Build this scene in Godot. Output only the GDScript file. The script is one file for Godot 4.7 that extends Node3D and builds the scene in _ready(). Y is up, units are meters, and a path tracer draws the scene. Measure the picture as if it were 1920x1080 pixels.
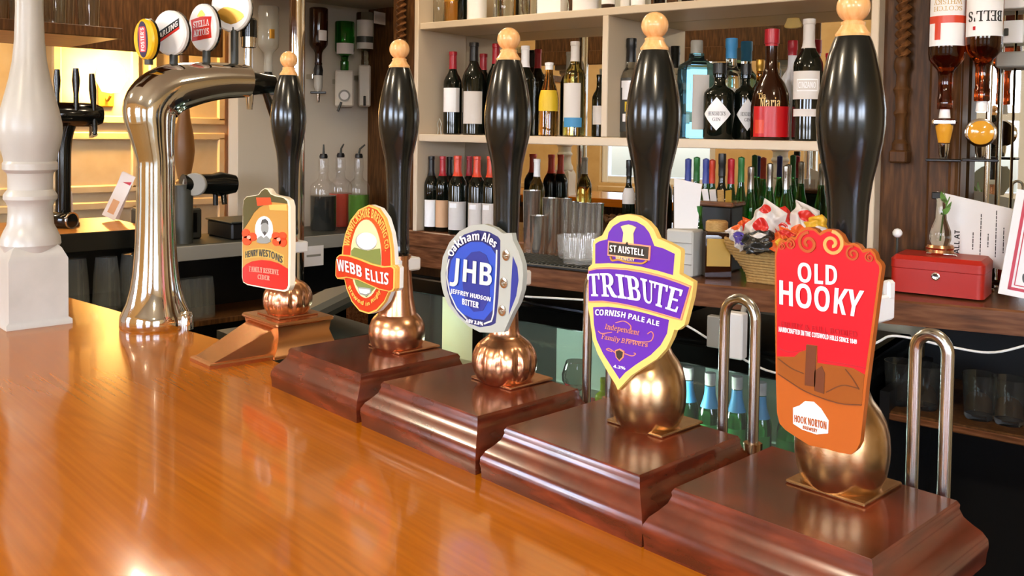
extends Node3D

const BAR := 1.05            # height of the oak bar top
const ROT := 0.163206        # the back bar stands a little askew to the row of pumps
const COUNTER := 1.05
const SHELF := 1.372
const TOPSHELF := 1.738

var mats := {}
var taken := {}
var fonts := {}
var noises := {}


# ---------------------------------------------------------------- mesh building
class Build:
	var v := PackedVector3Array()
	var n := PackedVector3Array()
	var xf := Transform3D()

	func tri(a: Vector3, b: Vector3, c: Vector3, na: Vector3, nb: Vector3, nc: Vector3) -> void:
		var flip := (c - a).cross(b - a).dot(na + nb + nc) < 0.0
		v.push_back(xf * a)
		n.push_back((xf.basis * na).normalized())
		if flip:
			v.push_back(xf * c)
			n.push_back((xf.basis * nc).normalized())
			v.push_back(xf * b)
			n.push_back((xf.basis * nb).normalized())
		else:
			v.push_back(xf * b)
			n.push_back((xf.basis * nb).normalized())
			v.push_back(xf * c)
			n.push_back((xf.basis * nc).normalized())

	func quad(a: Vector3, b: Vector3, c: Vector3, d: Vector3, na: Vector3, nb: Vector3, nc: Vector3, nd: Vector3) -> void:
		tri(a, b, c, na, nb, nc)
		tri(a, c, d, na, nc, nd)

	func face(a: Vector3, b: Vector3, c: Vector3, d: Vector3, out: Vector3) -> void:
		var k := (c - a).cross(d - b)
		if k.length_squared() < 1e-18:
			k = out
		if k.dot(out) < 0.0:
			k = -k
		k = k.normalized()
		quad(a, b, c, d, k, k, k, k)

	func box(c: Vector3, s: Vector3, e := 0.0) -> Build:
		# a box with chamfered edges, centred on c
		var h := s / 2.0
		e = minf(e, minf(h.x, minf(h.y, h.z)) * 0.9)
		var ax := [Vector3.RIGHT, Vector3.UP, Vector3.BACK]
		for i in 3:
			var j: int = (i + 1) % 3
			var k: int = (i + 2) % 3
			for sg in [-1.0, 1.0]:
				var o: Vector3 = c + ax[i] * sg * h[i]
				var p: Vector3 = ax[j] * (h[j] - e)
				var q: Vector3 = ax[k] * (h[k] - e)
				face(o - p - q, o + p - q, o + p + q, o - p + q, ax[i] * sg)
				if e > 0.0:
					for sh in [-1.0, 1.0]:
						var out: Vector3 = (ax[i] * sg + ax[j] * sh).normalized()
						var a1: Vector3 = c + ax[i] * sg * h[i] + ax[j] * sh * (h[j] - e)
						var a2: Vector3 = c + ax[i] * sg * (h[i] - e) + ax[j] * sh * h[j]
						face(a1 - q, a1 + q, a2 + q, a2 - q, out)
		if e > 0.0:
			for sx in [-1.0, 1.0]:
				for sy in [-1.0, 1.0]:
					for sz in [-1.0, 1.0]:
						var g := Vector3(sx, sy, sz)
						var t1 := c + g * Vector3(h.x, h.y - e, h.z - e)
						var t2 := c + g * Vector3(h.x - e, h.y, h.z - e)
						var t3 := c + g * Vector3(h.x - e, h.y - e, h.z)
						var nn := g.normalized()
						tri(t1, t2, t3, nn, nn, nn)
		return self

	func lathe(prof: Array, seg := 28, cut := 40.0, a0 := 0.0, a1 := TAU) -> Build:
		# prof: Vector2(radius, height) from the bottom up
		var k := prof.size()
		var sn := []
		for i in k - 1:
			var d: Vector2 = prof[i + 1] - prof[i]
			sn.append(Vector2(d.y, -d.x).normalized())
		var lim := cos(deg_to_rad(cut))
		for i in k - 1:
			var n0: Vector2 = sn[i]
			var n1: Vector2 = sn[i]
			if i > 0 and n0.dot(sn[i - 1]) > lim:
				n0 = (n0 + sn[i - 1]).normalized()
			if i < k - 2 and n1.dot(sn[i + 1]) > lim:
				n1 = (n1 + sn[i + 1]).normalized()
			var p: Vector2 = prof[i]
			var q: Vector2 = prof[i + 1]
			if p.distance_squared_to(q) < 1e-14:
				continue
			for s in seg:
				var t0 := a0 + (a1 - a0) * s / seg
				var t1 := a0 + (a1 - a0) * (s + 1) / seg
				var c0 := Vector3(sin(t0), 0, cos(t0))
				var c1 := Vector3(sin(t1), 0, cos(t1))
				var up := Vector3.UP
				if p.x > 1e-6:
					tri(c0 * p.x + up * p.y, c1 * p.x + up * p.y, c1 * q.x + up * q.y, c0 * n0.x + up * n0.y, c1 * n0.x + up * n0.y, c1 * n1.x + up * n1.y)
				if q.x > 1e-6:
					tri(c0 * p.x + up * p.y, c1 * q.x + up * q.y, c0 * q.x + up * q.y, c0 * n0.x + up * n0.y, c1 * n1.x + up * n1.y, c0 * n1.x + up * n1.y)
		return self

	func surf(f: Callable, nu: int, nv: int, out := Vector3.ZERO) -> Build:
		# a sheet given by f(u, v) on 0..1; normals by differences, turned away from «out»
		var pts := []
		var nor := []
		for i in nu + 1:
			for j in nv + 1:
				var a := float(i) / nu
				var c := float(j) / nv
				var h := 0.004
				var p: Vector3 = f.call(a, c)
				var du: Vector3 = f.call(a + h, c) - f.call(a - h, c)
				var dv: Vector3 = f.call(a, c + h) - f.call(a, c - h)
				var k := du.cross(dv)
				if k.length_squared() < 1e-20:
					k = p - out
				if k.dot(p - out) < 0.0:
					k = -k
				pts.append(p)
				nor.append(k.normalized())
		for i in nu:
			for j in nv:
				var a := i * (nv + 1) + j
				var c := a + nv + 1
				quad(pts[a], pts[c], pts[c + 1], pts[a + 1], nor[a], nor[c], nor[c + 1], nor[a + 1])
		return self

	func tube(path: Array, rad: Variant, seg := 12, flat := 1.0, caps := true) -> Build:
		# rad: a number or one number per point; flat: how much narrower the section is along the first side axis
		var k := path.size()
		var side := Vector3.ZERO
		var rings := []
		var dirs := []
		for i in k:
			var d: Vector3 = (path[mini(i + 1, k - 1)] - path[maxi(i - 1, 0)]).normalized()
			if side == Vector3.ZERO:
				side = d.cross(Vector3.RIGHT if absf(d.x) < 0.9 else Vector3.UP).normalized()
			side = (side - d * side.dot(d)).normalized()
			var bi := d.cross(side)
			var r: float = rad[i] if rad is Array else rad
			var ring := []
			for s in seg:
				var t := TAU * s / seg
				var o := side * cos(t) * flat + bi * sin(t)
				ring.append([path[i] + o * r, (side * cos(t) / flat + bi * sin(t)).normalized()])
			rings.append(ring)
			dirs.append(d)
		for i in k - 1:
			for s in seg:
				var s1: int = (s + 1) % seg
				var a: Array = rings[i][s]
				var b: Array = rings[i][s1]
				var c: Array = rings[i + 1][s1]
				var e: Array = rings[i + 1][s]
				quad(a[0], b[0], c[0], e[0], a[1], b[1], c[1], e[1])
		if caps:
			for w in [[0, -1.0], [k - 1, 1.0]]:
				var nn: Vector3 = dirs[w[0]] * w[1]
				for s in seg:
					tri(path[w[0]], rings[w[0]][s][0], rings[w[0]][(s + 1) % seg][0], nn, nn, nn)
		return self

	func slab(poly: PackedVector2Array, z0: float, z1: float, e := 0.0, cut := 35.0) -> Build:
		# an outline given depth along z, its front edge chamfered by e
		var area := 0.0
		var k := poly.size()
		for i in k:
			area += poly[i].cross(poly[(i + 1) % k])
		if area < 0.0:
			poly.reverse()
		var en := []
		for i in k:
			var d := poly[(i + 1) % k] - poly[i]
			en.append(Vector2(d.y, -d.x).normalized())
		var inner := PackedVector2Array()
		var lim := cos(deg_to_rad(cut))
		for i in k:
			var m: Vector2 = en[i] + en[(i + k - 1) % k]
			m = m / maxf(m.length_squared() / 2.0, 0.3)
			inner.push_back(poly[i] - m * e)
		for i in k:
			var j := (i + 1) % k
			var n0: Vector2 = en[i]
			var n1: Vector2 = en[i]
			if n0.dot(en[(i + k - 1) % k]) > lim:
				n0 = (n0 + en[(i + k - 1) % k]).normalized()
			if n1.dot(en[j]) > lim:
				n1 = (n1 + en[j]).normalized()
			var m0 := Vector3(n0.x, n0.y, 0)
			var m1 := Vector3(n1.x, n1.y, 0)
			var zt := z1 - e
			quad(Vector3(poly[i].x, poly[i].y, z0), Vector3(poly[j].x, poly[j].y, z0), Vector3(poly[j].x, poly[j].y, zt), Vector3(poly[i].x, poly[i].y, zt), m0, m1, m1, m0)
			if e > 0.0:
				var f0 := (m0 + Vector3.BACK).normalized()
				var f1 := (m1 + Vector3.BACK).normalized()
				quad(Vector3(poly[i].x, poly[i].y, zt), Vector3(poly[j].x, poly[j].y, zt), Vector3(inner[j].x, inner[j].y, z1), Vector3(inner[i].x, inner[i].y, z1), f0, f1, f1, f0)
		var ids := Geometry2D.triangulate_polygon(inner)
		for i in range(0, ids.size(), 3):
			for w in [[z1, Vector3.BACK], [z0, Vector3.FORWARD]]:
				var z: float = w[0]
				var q := inner if z == z1 else poly
				tri(Vector3(q[ids[i]].x, q[ids[i]].y, z), Vector3(q[ids[i + 1]].x, q[ids[i + 1]].y, z), Vector3(q[ids[i + 2]].x, q[ids[i + 2]].y, z), w[1], w[1], w[1])
		return self

	func loops(hx: float, hz: float, prof: Array, cap := true) -> Build:
		# a moulding run round a rectangle with mitred corners; prof: Vector2(outset, height) from the bottom up
		var k := prof.size()
		for i in k - 1:
			var p: Vector2 = prof[i]
			var q: Vector2 = prof[i + 1]
			var sides := []
			for w in [[p, maxi(i - 1, 0)], [q, i]]:
				var d: Vector2 = prof[mini(w[1] + 2, k - 1)] - prof[w[1]]
				if i == 0 and w[0] == p:
					d = q - p
				sides.append(Vector2(d.y, -d.x).normalized())
			for s in 4:
				var t := Basis(Vector3.UP, PI / 2 * s)
				var ex := hx if s % 2 == 0 else hz
				var ez := hz if s % 2 == 0 else hx
				var n0: Vector3 = t * Vector3(0, sides[0].y, sides[0].x)
				var n1: Vector3 = t * Vector3(0, sides[1].y, sides[1].x)
				quad(t * Vector3(-ex - p.x, p.y, ez + p.x), t * Vector3(ex + p.x, p.y, ez + p.x), t * Vector3(ex + q.x, q.y, ez + q.x), t * Vector3(-ex - q.x, q.y, ez + q.x), n0, n0, n1, n1)
		if cap:
			var l: Vector2 = prof[k - 1]
			face(Vector3(-hx - l.x, l.y, -hz - l.x), Vector3(hx + l.x, l.y, -hz - l.x), Vector3(hx + l.x, l.y, hz + l.x), Vector3(-hx - l.x, l.y, hz + l.x), Vector3.UP)
			var f: Vector2 = prof[0]
			face(Vector3(-hx - f.x, f.y, -hz - f.x), Vector3(hx + f.x, f.y, -hz - f.x), Vector3(hx + f.x, f.y, hz + f.x), Vector3(-hx - f.x, f.y, hz + f.x), Vector3.DOWN)
		return self

	func mesh() -> ArrayMesh:
		var a := []
		a.resize(Mesh.ARRAY_MAX)
		a[Mesh.ARRAY_VERTEX] = v
		a[Mesh.ARRAY_NORMAL] = n
		var m := ArrayMesh.new()
		m.add_surface_from_arrays(Mesh.PRIMITIVE_TRIANGLES, a)
		return m


func mb(at := Vector3.ZERO, turn := Vector3.ZERO) -> Build:
	var b := Build.new()
	b.xf = Transform3D(Basis.from_euler(turn), at)
	return b


func pv(a: Array) -> PackedVector2Array:
	var o := PackedVector2Array()
	for i in range(0, a.size(), 2):
		o.push_back(Vector2(a[i], a[i + 1]))
	return o


func lp(a: Array) -> Array:
	var o := []
	for i in range(0, a.size(), 2):
		o.append(Vector2(a[i], a[i + 1]))
	return o


func spline(p: Array, t: float) -> Variant:
	var k := p.size() - 1
	var x := clampf(t, 0.0, 1.0) * k
	var i := mini(int(x), k - 1)
	var a = p[i]
	var b = p[i + 1]
	var a0 = p[i - 1] if i > 0 else a * 2.0 - b
	var b1 = p[i + 2] if i + 2 <= k else b * 2.0 - a
	return a.cubic_interpolate(b, a0, b1, x - i)


func smooth(p: Array, count: int) -> Array:
	var o := []
	for i in count + 1:
		o.append(spline(p, float(i) / count))
	return o


func rounded(p: PackedVector2Array, per := 4) -> PackedVector2Array:
	# a closed outline rounded through its points
	var o := PackedVector2Array()
	var k := p.size()
	for i in k:
		for j in per:
			o.push_back(p[i].cubic_interpolate(p[(i + 1) % k], p[(i + k - 1) % k], p[(i + 2) % k], float(j) / per))
	return o


func soft_rect(w: float, h: float, r: float, per := 4) -> PackedVector2Array:
	var o := PackedVector2Array()
	for c in [[1, 1, 0.0], [-1, 1, 90.0], [-1, -1, 180.0], [1, -1, 270.0]]:
		for i in per + 1:
			var t := deg_to_rad(c[2] + 90.0 * i / per)
			o.push_back(Vector2(c[0] * (w / 2 - r) + r * cos(t), c[1] * (h / 2 - r) + r * sin(t)))
	return o


func oval(rx: float, ry: float, k := 24) -> PackedVector2Array:
	var o := PackedVector2Array()
	for i in k:
		o.push_back(Vector2(rx * cos(TAU * i / k), ry * sin(TAU * i / k)))
	return o


func ribbon(p: Array, wide: float, z0: float, z1: float) -> Build:
	var b := Build.new()
	var left := PackedVector2Array()
	var right := PackedVector2Array()
	for i in p.size():
		var d: Vector2 = (p[mini(i + 1, p.size() - 1)] - p[maxi(i - 1, 0)]).normalized()
		left.push_back(p[i] + Vector2(-d.y, d.x) * wide / 2)
		right.push_back(p[i] - Vector2(-d.y, d.x) * wide / 2)
	for i in p.size() - 1:
		b.slab(PackedVector2Array([left[i], left[i + 1], right[i + 1], right[i]]), z0, z1)
	return b


func text(s: String, font: String, base: Array, top: Array, z := 0.0, thick := 0.0003) -> ArrayMesh:
	# lettering set between a lower and an upper line
	var t := TextMesh.new()
	t.text = s
	t.font = fonts[font]
	t.font_size = 32
	t.pixel_size = 0.01
	t.depth = 0.02
	t.curve_step = 3.0
	var a := t.get_mesh_arrays()
	var vs: PackedVector3Array = a[Mesh.ARRAY_VERTEX]
	var ids: PackedInt32Array = a[Mesh.ARRAY_INDEX]
	var lo := Vector3.INF
	var hi := -Vector3.INF
	for p in vs:
		lo = lo.min(p)
		hi = hi.max(p)
	var b := Build.new()
	var w := PackedVector3Array()
	for p in vs:
		var x := (p.x - lo.x) / (hi.x - lo.x)
		var y := (p.y - lo.y) / (hi.y - lo.y)
		var q: Vector2 = (spline(base, x) as Vector2).lerp(spline(top, x), y)
		w.push_back(Vector3(q.x, q.y, z + (thick if p.z > 0.0 else 0.0)))
	for i in range(0, ids.size(), 3):
		var p0 := w[ids[i]]
		var p1 := w[ids[i + 1]]
		var p2 := w[ids[i + 2]]
		var nn := (p2 - p0).cross(p1 - p0)
		if nn.length_squared() < 1e-20:
			continue
		nn = nn.normalized()
		if nn.z < -0.9:
			continue
		b.tri(p0, p1, p2, nn, nn, nn)
	return b.mesh()


func round_text(s: String, font: String, r: float, y0: float, y1: float, a0: float, a1: float) -> ArrayMesh:
	# lettering that runs round an upright cylinder, from angle a0 to a1
	var flat := text(s, font, [Vector2(a0, y0), Vector2(a1, y0)], [Vector2(a0, y1), Vector2(a1, y1)], 0.0, 0.0004)
	var vs: PackedVector3Array = flat.surface_get_arrays(0)[Mesh.ARRAY_VERTEX]
	var b := Build.new()
	for i in range(0, vs.size(), 3):
		var q := []
		for j in 3:
			var p := vs[i + j]
			q.append(Vector3(sin(p.x) * (r + p.z), p.y, cos(p.x) * (r + p.z)))
		var nn: Vector3 = (q[2] - q[0]).cross(q[1] - q[0])
		var out := Vector3(q[0].x, 0, q[0].z)
		if nn.length_squared() < 1e-20:
			continue
		nn = nn.normalized()
		b.tri(q[0], q[1], q[2], nn if nn.dot(out) > 0 else -nn, nn if nn.dot(out) > 0 else -nn, nn if nn.dot(out) > 0 else -nn)
	return b.mesh()


# ---------------------------------------------------------------- naming
func numbered(called: String) -> String:
	var k: int = taken.get(called, 0)
	taken[called] = k + 1
	return called if k == 0 else "%s_%03d" % [called, k]


func tag(o: Node3D, label: String, category: String, group := "", kind := "") -> Node3D:
	o.set_meta("label", label)
	if category:
		o.set_meta("category", category)
	if group:
		o.set_meta("group", group)
	if kind:
		o.set_meta("kind", kind)
	return o


func thing(called: String, label: String, category: String, at := Vector3.ZERO, turn := 0.0, group := "") -> Node3D:
	var o := Node3D.new()
	o.name = numbered(called)
	add_child(o)
	o.position = at
	o.rotation.y = turn
	return tag(o, label, category, group)


func part(called: String, m: Mesh, material: Material, parent: Node3D, at := Vector3.ZERO, turn := Vector3.ZERO, label := "") -> MeshInstance3D:
	var o := MeshInstance3D.new()
	o.name = called
	o.mesh = m
	o.material_override = material
	o.position = at
	o.rotation = turn
	if label:
		o.set_meta("label", label)
	parent.add_child(o, true)
	return o


func solo(called: String, label: String, category: String, m: Mesh, material: Material, at := Vector3.ZERO, turn := 0.0, group := "") -> MeshInstance3D:
	var o := part(numbered(called), m, material, self, at, Vector3(0, turn, 0))
	tag(o, label, category, group)
	return o


func struct(called: String, label: String, m: Mesh, material: Material, at := Vector3.ZERO, turn := 0.0) -> MeshInstance3D:
	var o := part(called, m, material, self, at, Vector3(0, turn, 0))
	o.set_meta("kind", "structure")
	o.set_meta("label", label)
	return o


func copy(o: Node3D, label: String, at: Vector3, turn := 0.0) -> Node3D:
	var c: Node3D = o.duplicate()
	c.name = numbered(str(o.name).rstrip("0123456789").trim_suffix("_"))
	add_child(c)
	c.position = at
	c.rotation.y = turn
	c.set_meta("label", label)
	return c


func bb(a: float, y: float, w: float) -> Vector3:
	# back bar: a along the shelves, w out from their front edge towards the aisle
	return Vector3(0.32528 + 0.986711 * a + 0.162483 * w, y, -1.57591 - 0.162483 * a + 0.986711 * w)


# ---------------------------------------------------------------- materials
func mat(key: String, hex := "ffffff", rough := 0.5, metal := 0.0) -> StandardMaterial3D:
	if not mats.has(key):
		var m := StandardMaterial3D.new()
		m.resource_name = key
		m.albedo_color = Color(hex)
		m.roughness = rough
		m.metallic = metal
		mats[key] = m
	return mats[key]


func glass(key: String, hex: String, alpha: float) -> StandardMaterial3D:
	var m := mat(key, hex, 0.03)
	m.albedo_color.a = alpha
	m.transparency = BaseMaterial3D.TRANSPARENCY_ALPHA
	return m


func solid_glass(key: String, hex: String) -> StandardMaterial3D:
	var m := mat(key, hex, 0.0)
	m.albedo_color.a = 0.01
	m.refraction_enabled = true
	m.refraction_scale = 0.05
	m.transparency = BaseMaterial3D.TRANSPARENCY_ALPHA
	return m


func noise(key: String, freq: float, ramp: Array, octaves := 4, size := 512) -> NoiseTexture2D:
	if not noises.has(key):
		var f := FastNoiseLite.new()
		f.seed = 7 + noises.size()
		f.frequency = freq
		f.fractal_octaves = octaves
		var t := NoiseTexture2D.new()
		t.width = size
		t.height = size
		t.seamless = true
		t.noise = f
		var g := Gradient.new()
		g.offsets = PackedFloat32Array([0.0, 0.5, 1.0])
		g.colors = PackedColorArray([Color(ramp[0]), Color(ramp[1]), Color(ramp[2])])
		t.color_ramp = g
		noises[key] = t
	return noises[key]


func grained(key: String, ramp: Array, rough: float, scale: Vector3, freq := 0.02, world := false) -> StandardMaterial3D:
	# wood or another surface whose colour wanders in streaks
	var m := mat(key, "ffffff", rough)
	m.albedo_texture = noise(key, freq, ramp)
	m.uv1_triplanar = true
	m.uv1_world_triplanar = world
	m.uv1_scale = scale
	return m


func oak() -> StandardMaterial3D:
	var wide := 1536
	var high := 768
	var img := Image.create(wide, high, false, Image.FORMAT_RGB8)
	var bend := FastNoiseLite.new()
	bend.seed = 3
	bend.frequency = 0.0016
	bend.fractal_octaves = 3
	var fine := FastNoiseLite.new()
	fine.seed = 11
	fine.frequency = 0.05
	fine.fractal_octaves = 3
	var pale := Color("bc6c10")
	var mid := Color("a65b08")
	var dark := Color("80460a")
	for y in high:
		for x in wide:
			var rings := bend.get_noise_2d(x * 0.5, y * 1.8) * 13.0 + y * 0.055
			var streak := fine.get_noise_2d(x * 0.10, y * 3.2)
			var fibre := fine.get_noise_2d(x * 0.03 + 900.0, y * 4.2)
			var k := pow(0.5 + 0.5 * cos(rings * TAU), 3.0) * clampf(0.6 + 1.2 * bend.get_noise_2d(y * 3.0 + 500.0, x * 0.7), 0.1, 1.0)
			var c := mid.lerp(pale, clampf(0.5 + streak * 0.5 + fibre * 0.45, 0.0, 1.0)).lerp(dark, clampf(k * (0.28 + streak * 0.45), 0.0, 0.36))
			img.set_pixel(x, y, c)
	var m := mat("oak bar top", "ffffff", 0.15)
	m.metallic_specular = 0.5
	m.albedo_texture = ImageTexture.create_from_image(img)
	m.uv1_triplanar = true
	m.uv1_world_triplanar = true
	m.uv1_scale = Vector3(0.31, 1.0, 0.9)
	m.uv1_offset = Vector3(0.78, 0, 0.1)
	m.uv1_triplanar_sharpness = 8.0
	m.clearcoat_enabled = true
	m.clearcoat = 0.5
	m.clearcoat_roughness = 0.05
	return m


func make_materials() -> void:
	for f in [["sans", "Droid Sans", 400], ["bold", "Droid Sans", 700], ["serif", "Droid Serif", 400], ["serif bold", "Droid Serif", 700]]:
		var s := SystemFont.new()
		s.font_names = PackedStringArray([f[1]])
		s.font_weight = f[2]
		fonts[f[0]] = s
	grained("mahogany", ["38150a", "521f10", "742f18"], 0.2, Vector3(2.5, 10, 2.5), 0.01)
	mats["mahogany"].clearcoat_enabled = true
	mats["mahogany"].clearcoat = 0.5
	mats["mahogany"].clearcoat_roughness = 0.1
	grained("dark wood", ["38230f", "50331a", "6b4826"], 0.4, Vector3(7, 0.8, 7), 0.02)
	mats["dark wood"].metallic_specular = 0.3
	grained("varnished wood", ["4a2c16", "6a4426", "84592f"], 0.16, Vector3(9, 3, 9), 0.02)
	grained("counter wood", ["4a2c1a", "6a4228", "85583a"], 0.25, Vector3(0.8, 6, 6), 0.02)
	grained("table wood", ["9a5a1c", "b8742c", "cd8a3c"], 0.3, Vector3(6, 6, 0.8), 0.02)
	grained("maple", ["d89a56", "e6ae70", "efc38c"], 0.22, Vector3(18, 3, 18), 0.02)
	grained("copper", ["c8906a", "d49e78", "e0ae8a"], 0.26, Vector3(9, 9, 9), 0.02)
	mats["copper"].metallic = 1.0
	grained("brass", ["c09a6c", "cca87a", "d8b68c"], 0.26, Vector3(9, 9, 9), 0.02)
	mats["brass"].metallic = 1.0
	grained("handle black", ["090b0a", "0e110f", "151816"], 0.2, Vector3(10, 10, 10), 0.03)
	mats["handle black"].metallic_specular = 0.4
	mats["handle black"].clearcoat_enabled = true
	mats["handle black"].clearcoat = 0.6
	mats["handle black"].clearcoat_roughness = 0.14
	grained("cream paint", ["aeaba2", "b6b3aa", "bcb9b1"], 0.3, Vector3(2, 2, 2), 0.01)
	grained("wicker", ["7a5a2c", "b08a4e", "caa566"], 0.7, Vector3(6, 60, 6), 0.03)
	grained("panel paint", ["d4bf96", "dbc8a2", "e0cfac"], 0.45, Vector3(1, 1, 1), 0.01)
	mat("chrome", "e8e6e2", 0.07, 1.0)
	mat("steel", "d6d5ce", 0.22, 1.0)
	mat("mirror", "e9ece8", 0.01, 1.0)
	mat("shelf paint", "d9c7ac", 0.42)
	mat("white plastic", "efefec", 0.35)
	mat("black plastic", "141414", 0.35)
	mat("black gloss", "0b0d0c", 0.12)
	mat("dark grey", "33352f", 0.45)
	mat("grey", "8e8c84", 0.5)
	mat("light grey", "b9b7ae", 0.5)
	mat("wall cream", "cabfac", 0.6)
	glass("frosted glass", "d9dbd4", 0.4)
	mat("ceiling white", "d5cfc2", 0.7)
	mat("floor", "4a3c30", 0.5)
	mat("paper", "e9e7e4", 0.7)
	mat("ink", "1c1c1c", 0.6)
	mat("bottle black", "0d120d", 0.06)
	mat("bottle brown", "2a1206", 0.06)
	mat("red capsule", "b01c2a", 0.3)
	mat("orange capsule", "d8472c", 0.3)
	mat("red", "c01218", 0.3)
	mat("gold", "c9963a", 0.3, 0.6)
	solid_glass("clear glass", "f2f6f2")
	solid_glass("bottle green", "62d274")
	solid_glass("green glass", "2fae3a")
	solid_glass("amber glass", "e0a040")
	solid_glass("blue glass", "8fd0e8")
	solid_glass("olive glass", "d8cc7a")
	solid_glass("rose glass", "f0b860")
	solid_glass("whisky glass", "b04818")
	glass("thin glass", "e8f0ea", 0.02)
	glass("shot glass", "f2f4f0", 0.09)
	mat("cup steel", "e6e4dc", 0.2, 0.95)
	mat("pale copper", "dca270", 0.26, 1.0)
	glass("bar glass", "cfd8d2", 0.13)
	grained("tan paint", ["c09a60", "c8a36a", "cfac76"], 0.45, Vector3(1, 1, 1), 0.01)

	glass("pane", "dfe8e2", 0.04)


# ---------------------------------------------------------------- the room
func _ready() -> void:
	var cam := Camera3D.new()
	cam.name = "camera"
	cam.projection = Camera3D.PROJECTION_FRUSTUM
	cam.near = 0.05
	cam.far = 60.0
	cam.size = 0.031754
	cam.frustum_offset = Vector2(0, -0.0069034)
	cam.transform = Transform3D(Basis(Vector3.UP, 0.81596) * Basis(Vector3.RIGHT, -0.0361) * Basis(Vector3.BACK, 0.01337), Vector3(0.68274, BAR + 0.33956, 0.59485))
	add_child(cam)
	cam.current = true

	var world := WorldEnvironment.new()
	world.name = "environment"
	var env := Environment.new()
	var sky := Sky.new()
	var air := ProceduralSkyMaterial.new()
	air.sky_top_color = Color(0.62, 0.74, 0.92)
	air.sky_horizon_color = Color(0.9, 0.92, 0.95)
	air.ground_horizon_color = Color(0.62, 0.62, 0.6)
	air.ground_bottom_color = Color(0.4, 0.4, 0.38)
	air.sky_energy_multiplier = 9.0
	air.ground_energy_multiplier = 4.0
	sky.sky_material = air
	env.background_mode = Environment.BG_SKY
	env.sky = sky
	env.tonemap_mode = Environment.TONE_MAPPER_LINEAR
	env.tonemap_exposure = 0.215
	env.sdfgi_enabled = true
	env.ssao_enabled = true
	env.ssil_enabled = true
	world.environment = env
	add_child(world)

	make_materials()
	oak()
	room()
	lamps()
	bar()
	posts()
	chrome_font()
	pumps()
	back_bar()
	top_shelf()
	middle_shelf()
	counter_things()
	right_end()
	fridges()
	optics_wall()
	left_section()


func wall_mesh(long: float, high: float, thick: float, holes: Array) -> ArrayMesh:
	# a wall along x from 0 to «long»; holes: [x0, x1, y0, y1] from left to right
	var b := mb()
	var x := 0.0
	for h in holes:
		b.box(Vector3((x + h[0]) / 2, high / 2, 0), Vector3(h[0] - x, high, thick))
		b.box(Vector3((h[0] + h[1]) / 2, h[2] / 2, 0), Vector3(h[1] - h[0], h[2], thick))
		b.box(Vector3((h[0] + h[1]) / 2, (h[3] + high) / 2, 0), Vector3(h[1] - h[0], high - h[3], thick))
		x = h[1]
	b.box(Vector3((x + long) / 2, high / 2, 0), Vector3(long - x, high, thick))
	return b.mesh()


func window(num: int, wide: float, high: float, at: Vector3, turn: float) -> void:
	var frame := mb()
	for x in [-0.5, 0.0, 0.5]:
		frame.box(Vector3(x * (wide - 0.06), high / 2, 0), Vector3(0.06, high, 0.08), 0.006)
	for y in [0.03, high * 0.5, high - 0.03]:
		frame.box(Vector3(0, y, 0), Vector3(wide, 0.06, 0.07), 0.006)
	var o := struct("window_%d" % num, "white painted sash window", frame.mesh(), mat("white plastic"), at, turn)
	for x in [-1, 1]:
		for y in [0.25, 0.75]:
			part("pane", mb().box(Vector3.ZERO, Vector3(wide / 2 - 0.07, high / 2 - 0.06, 0.004)).mesh(), mat("pane"), o, Vector3(x * wide / 4, high * y, 0))


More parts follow.
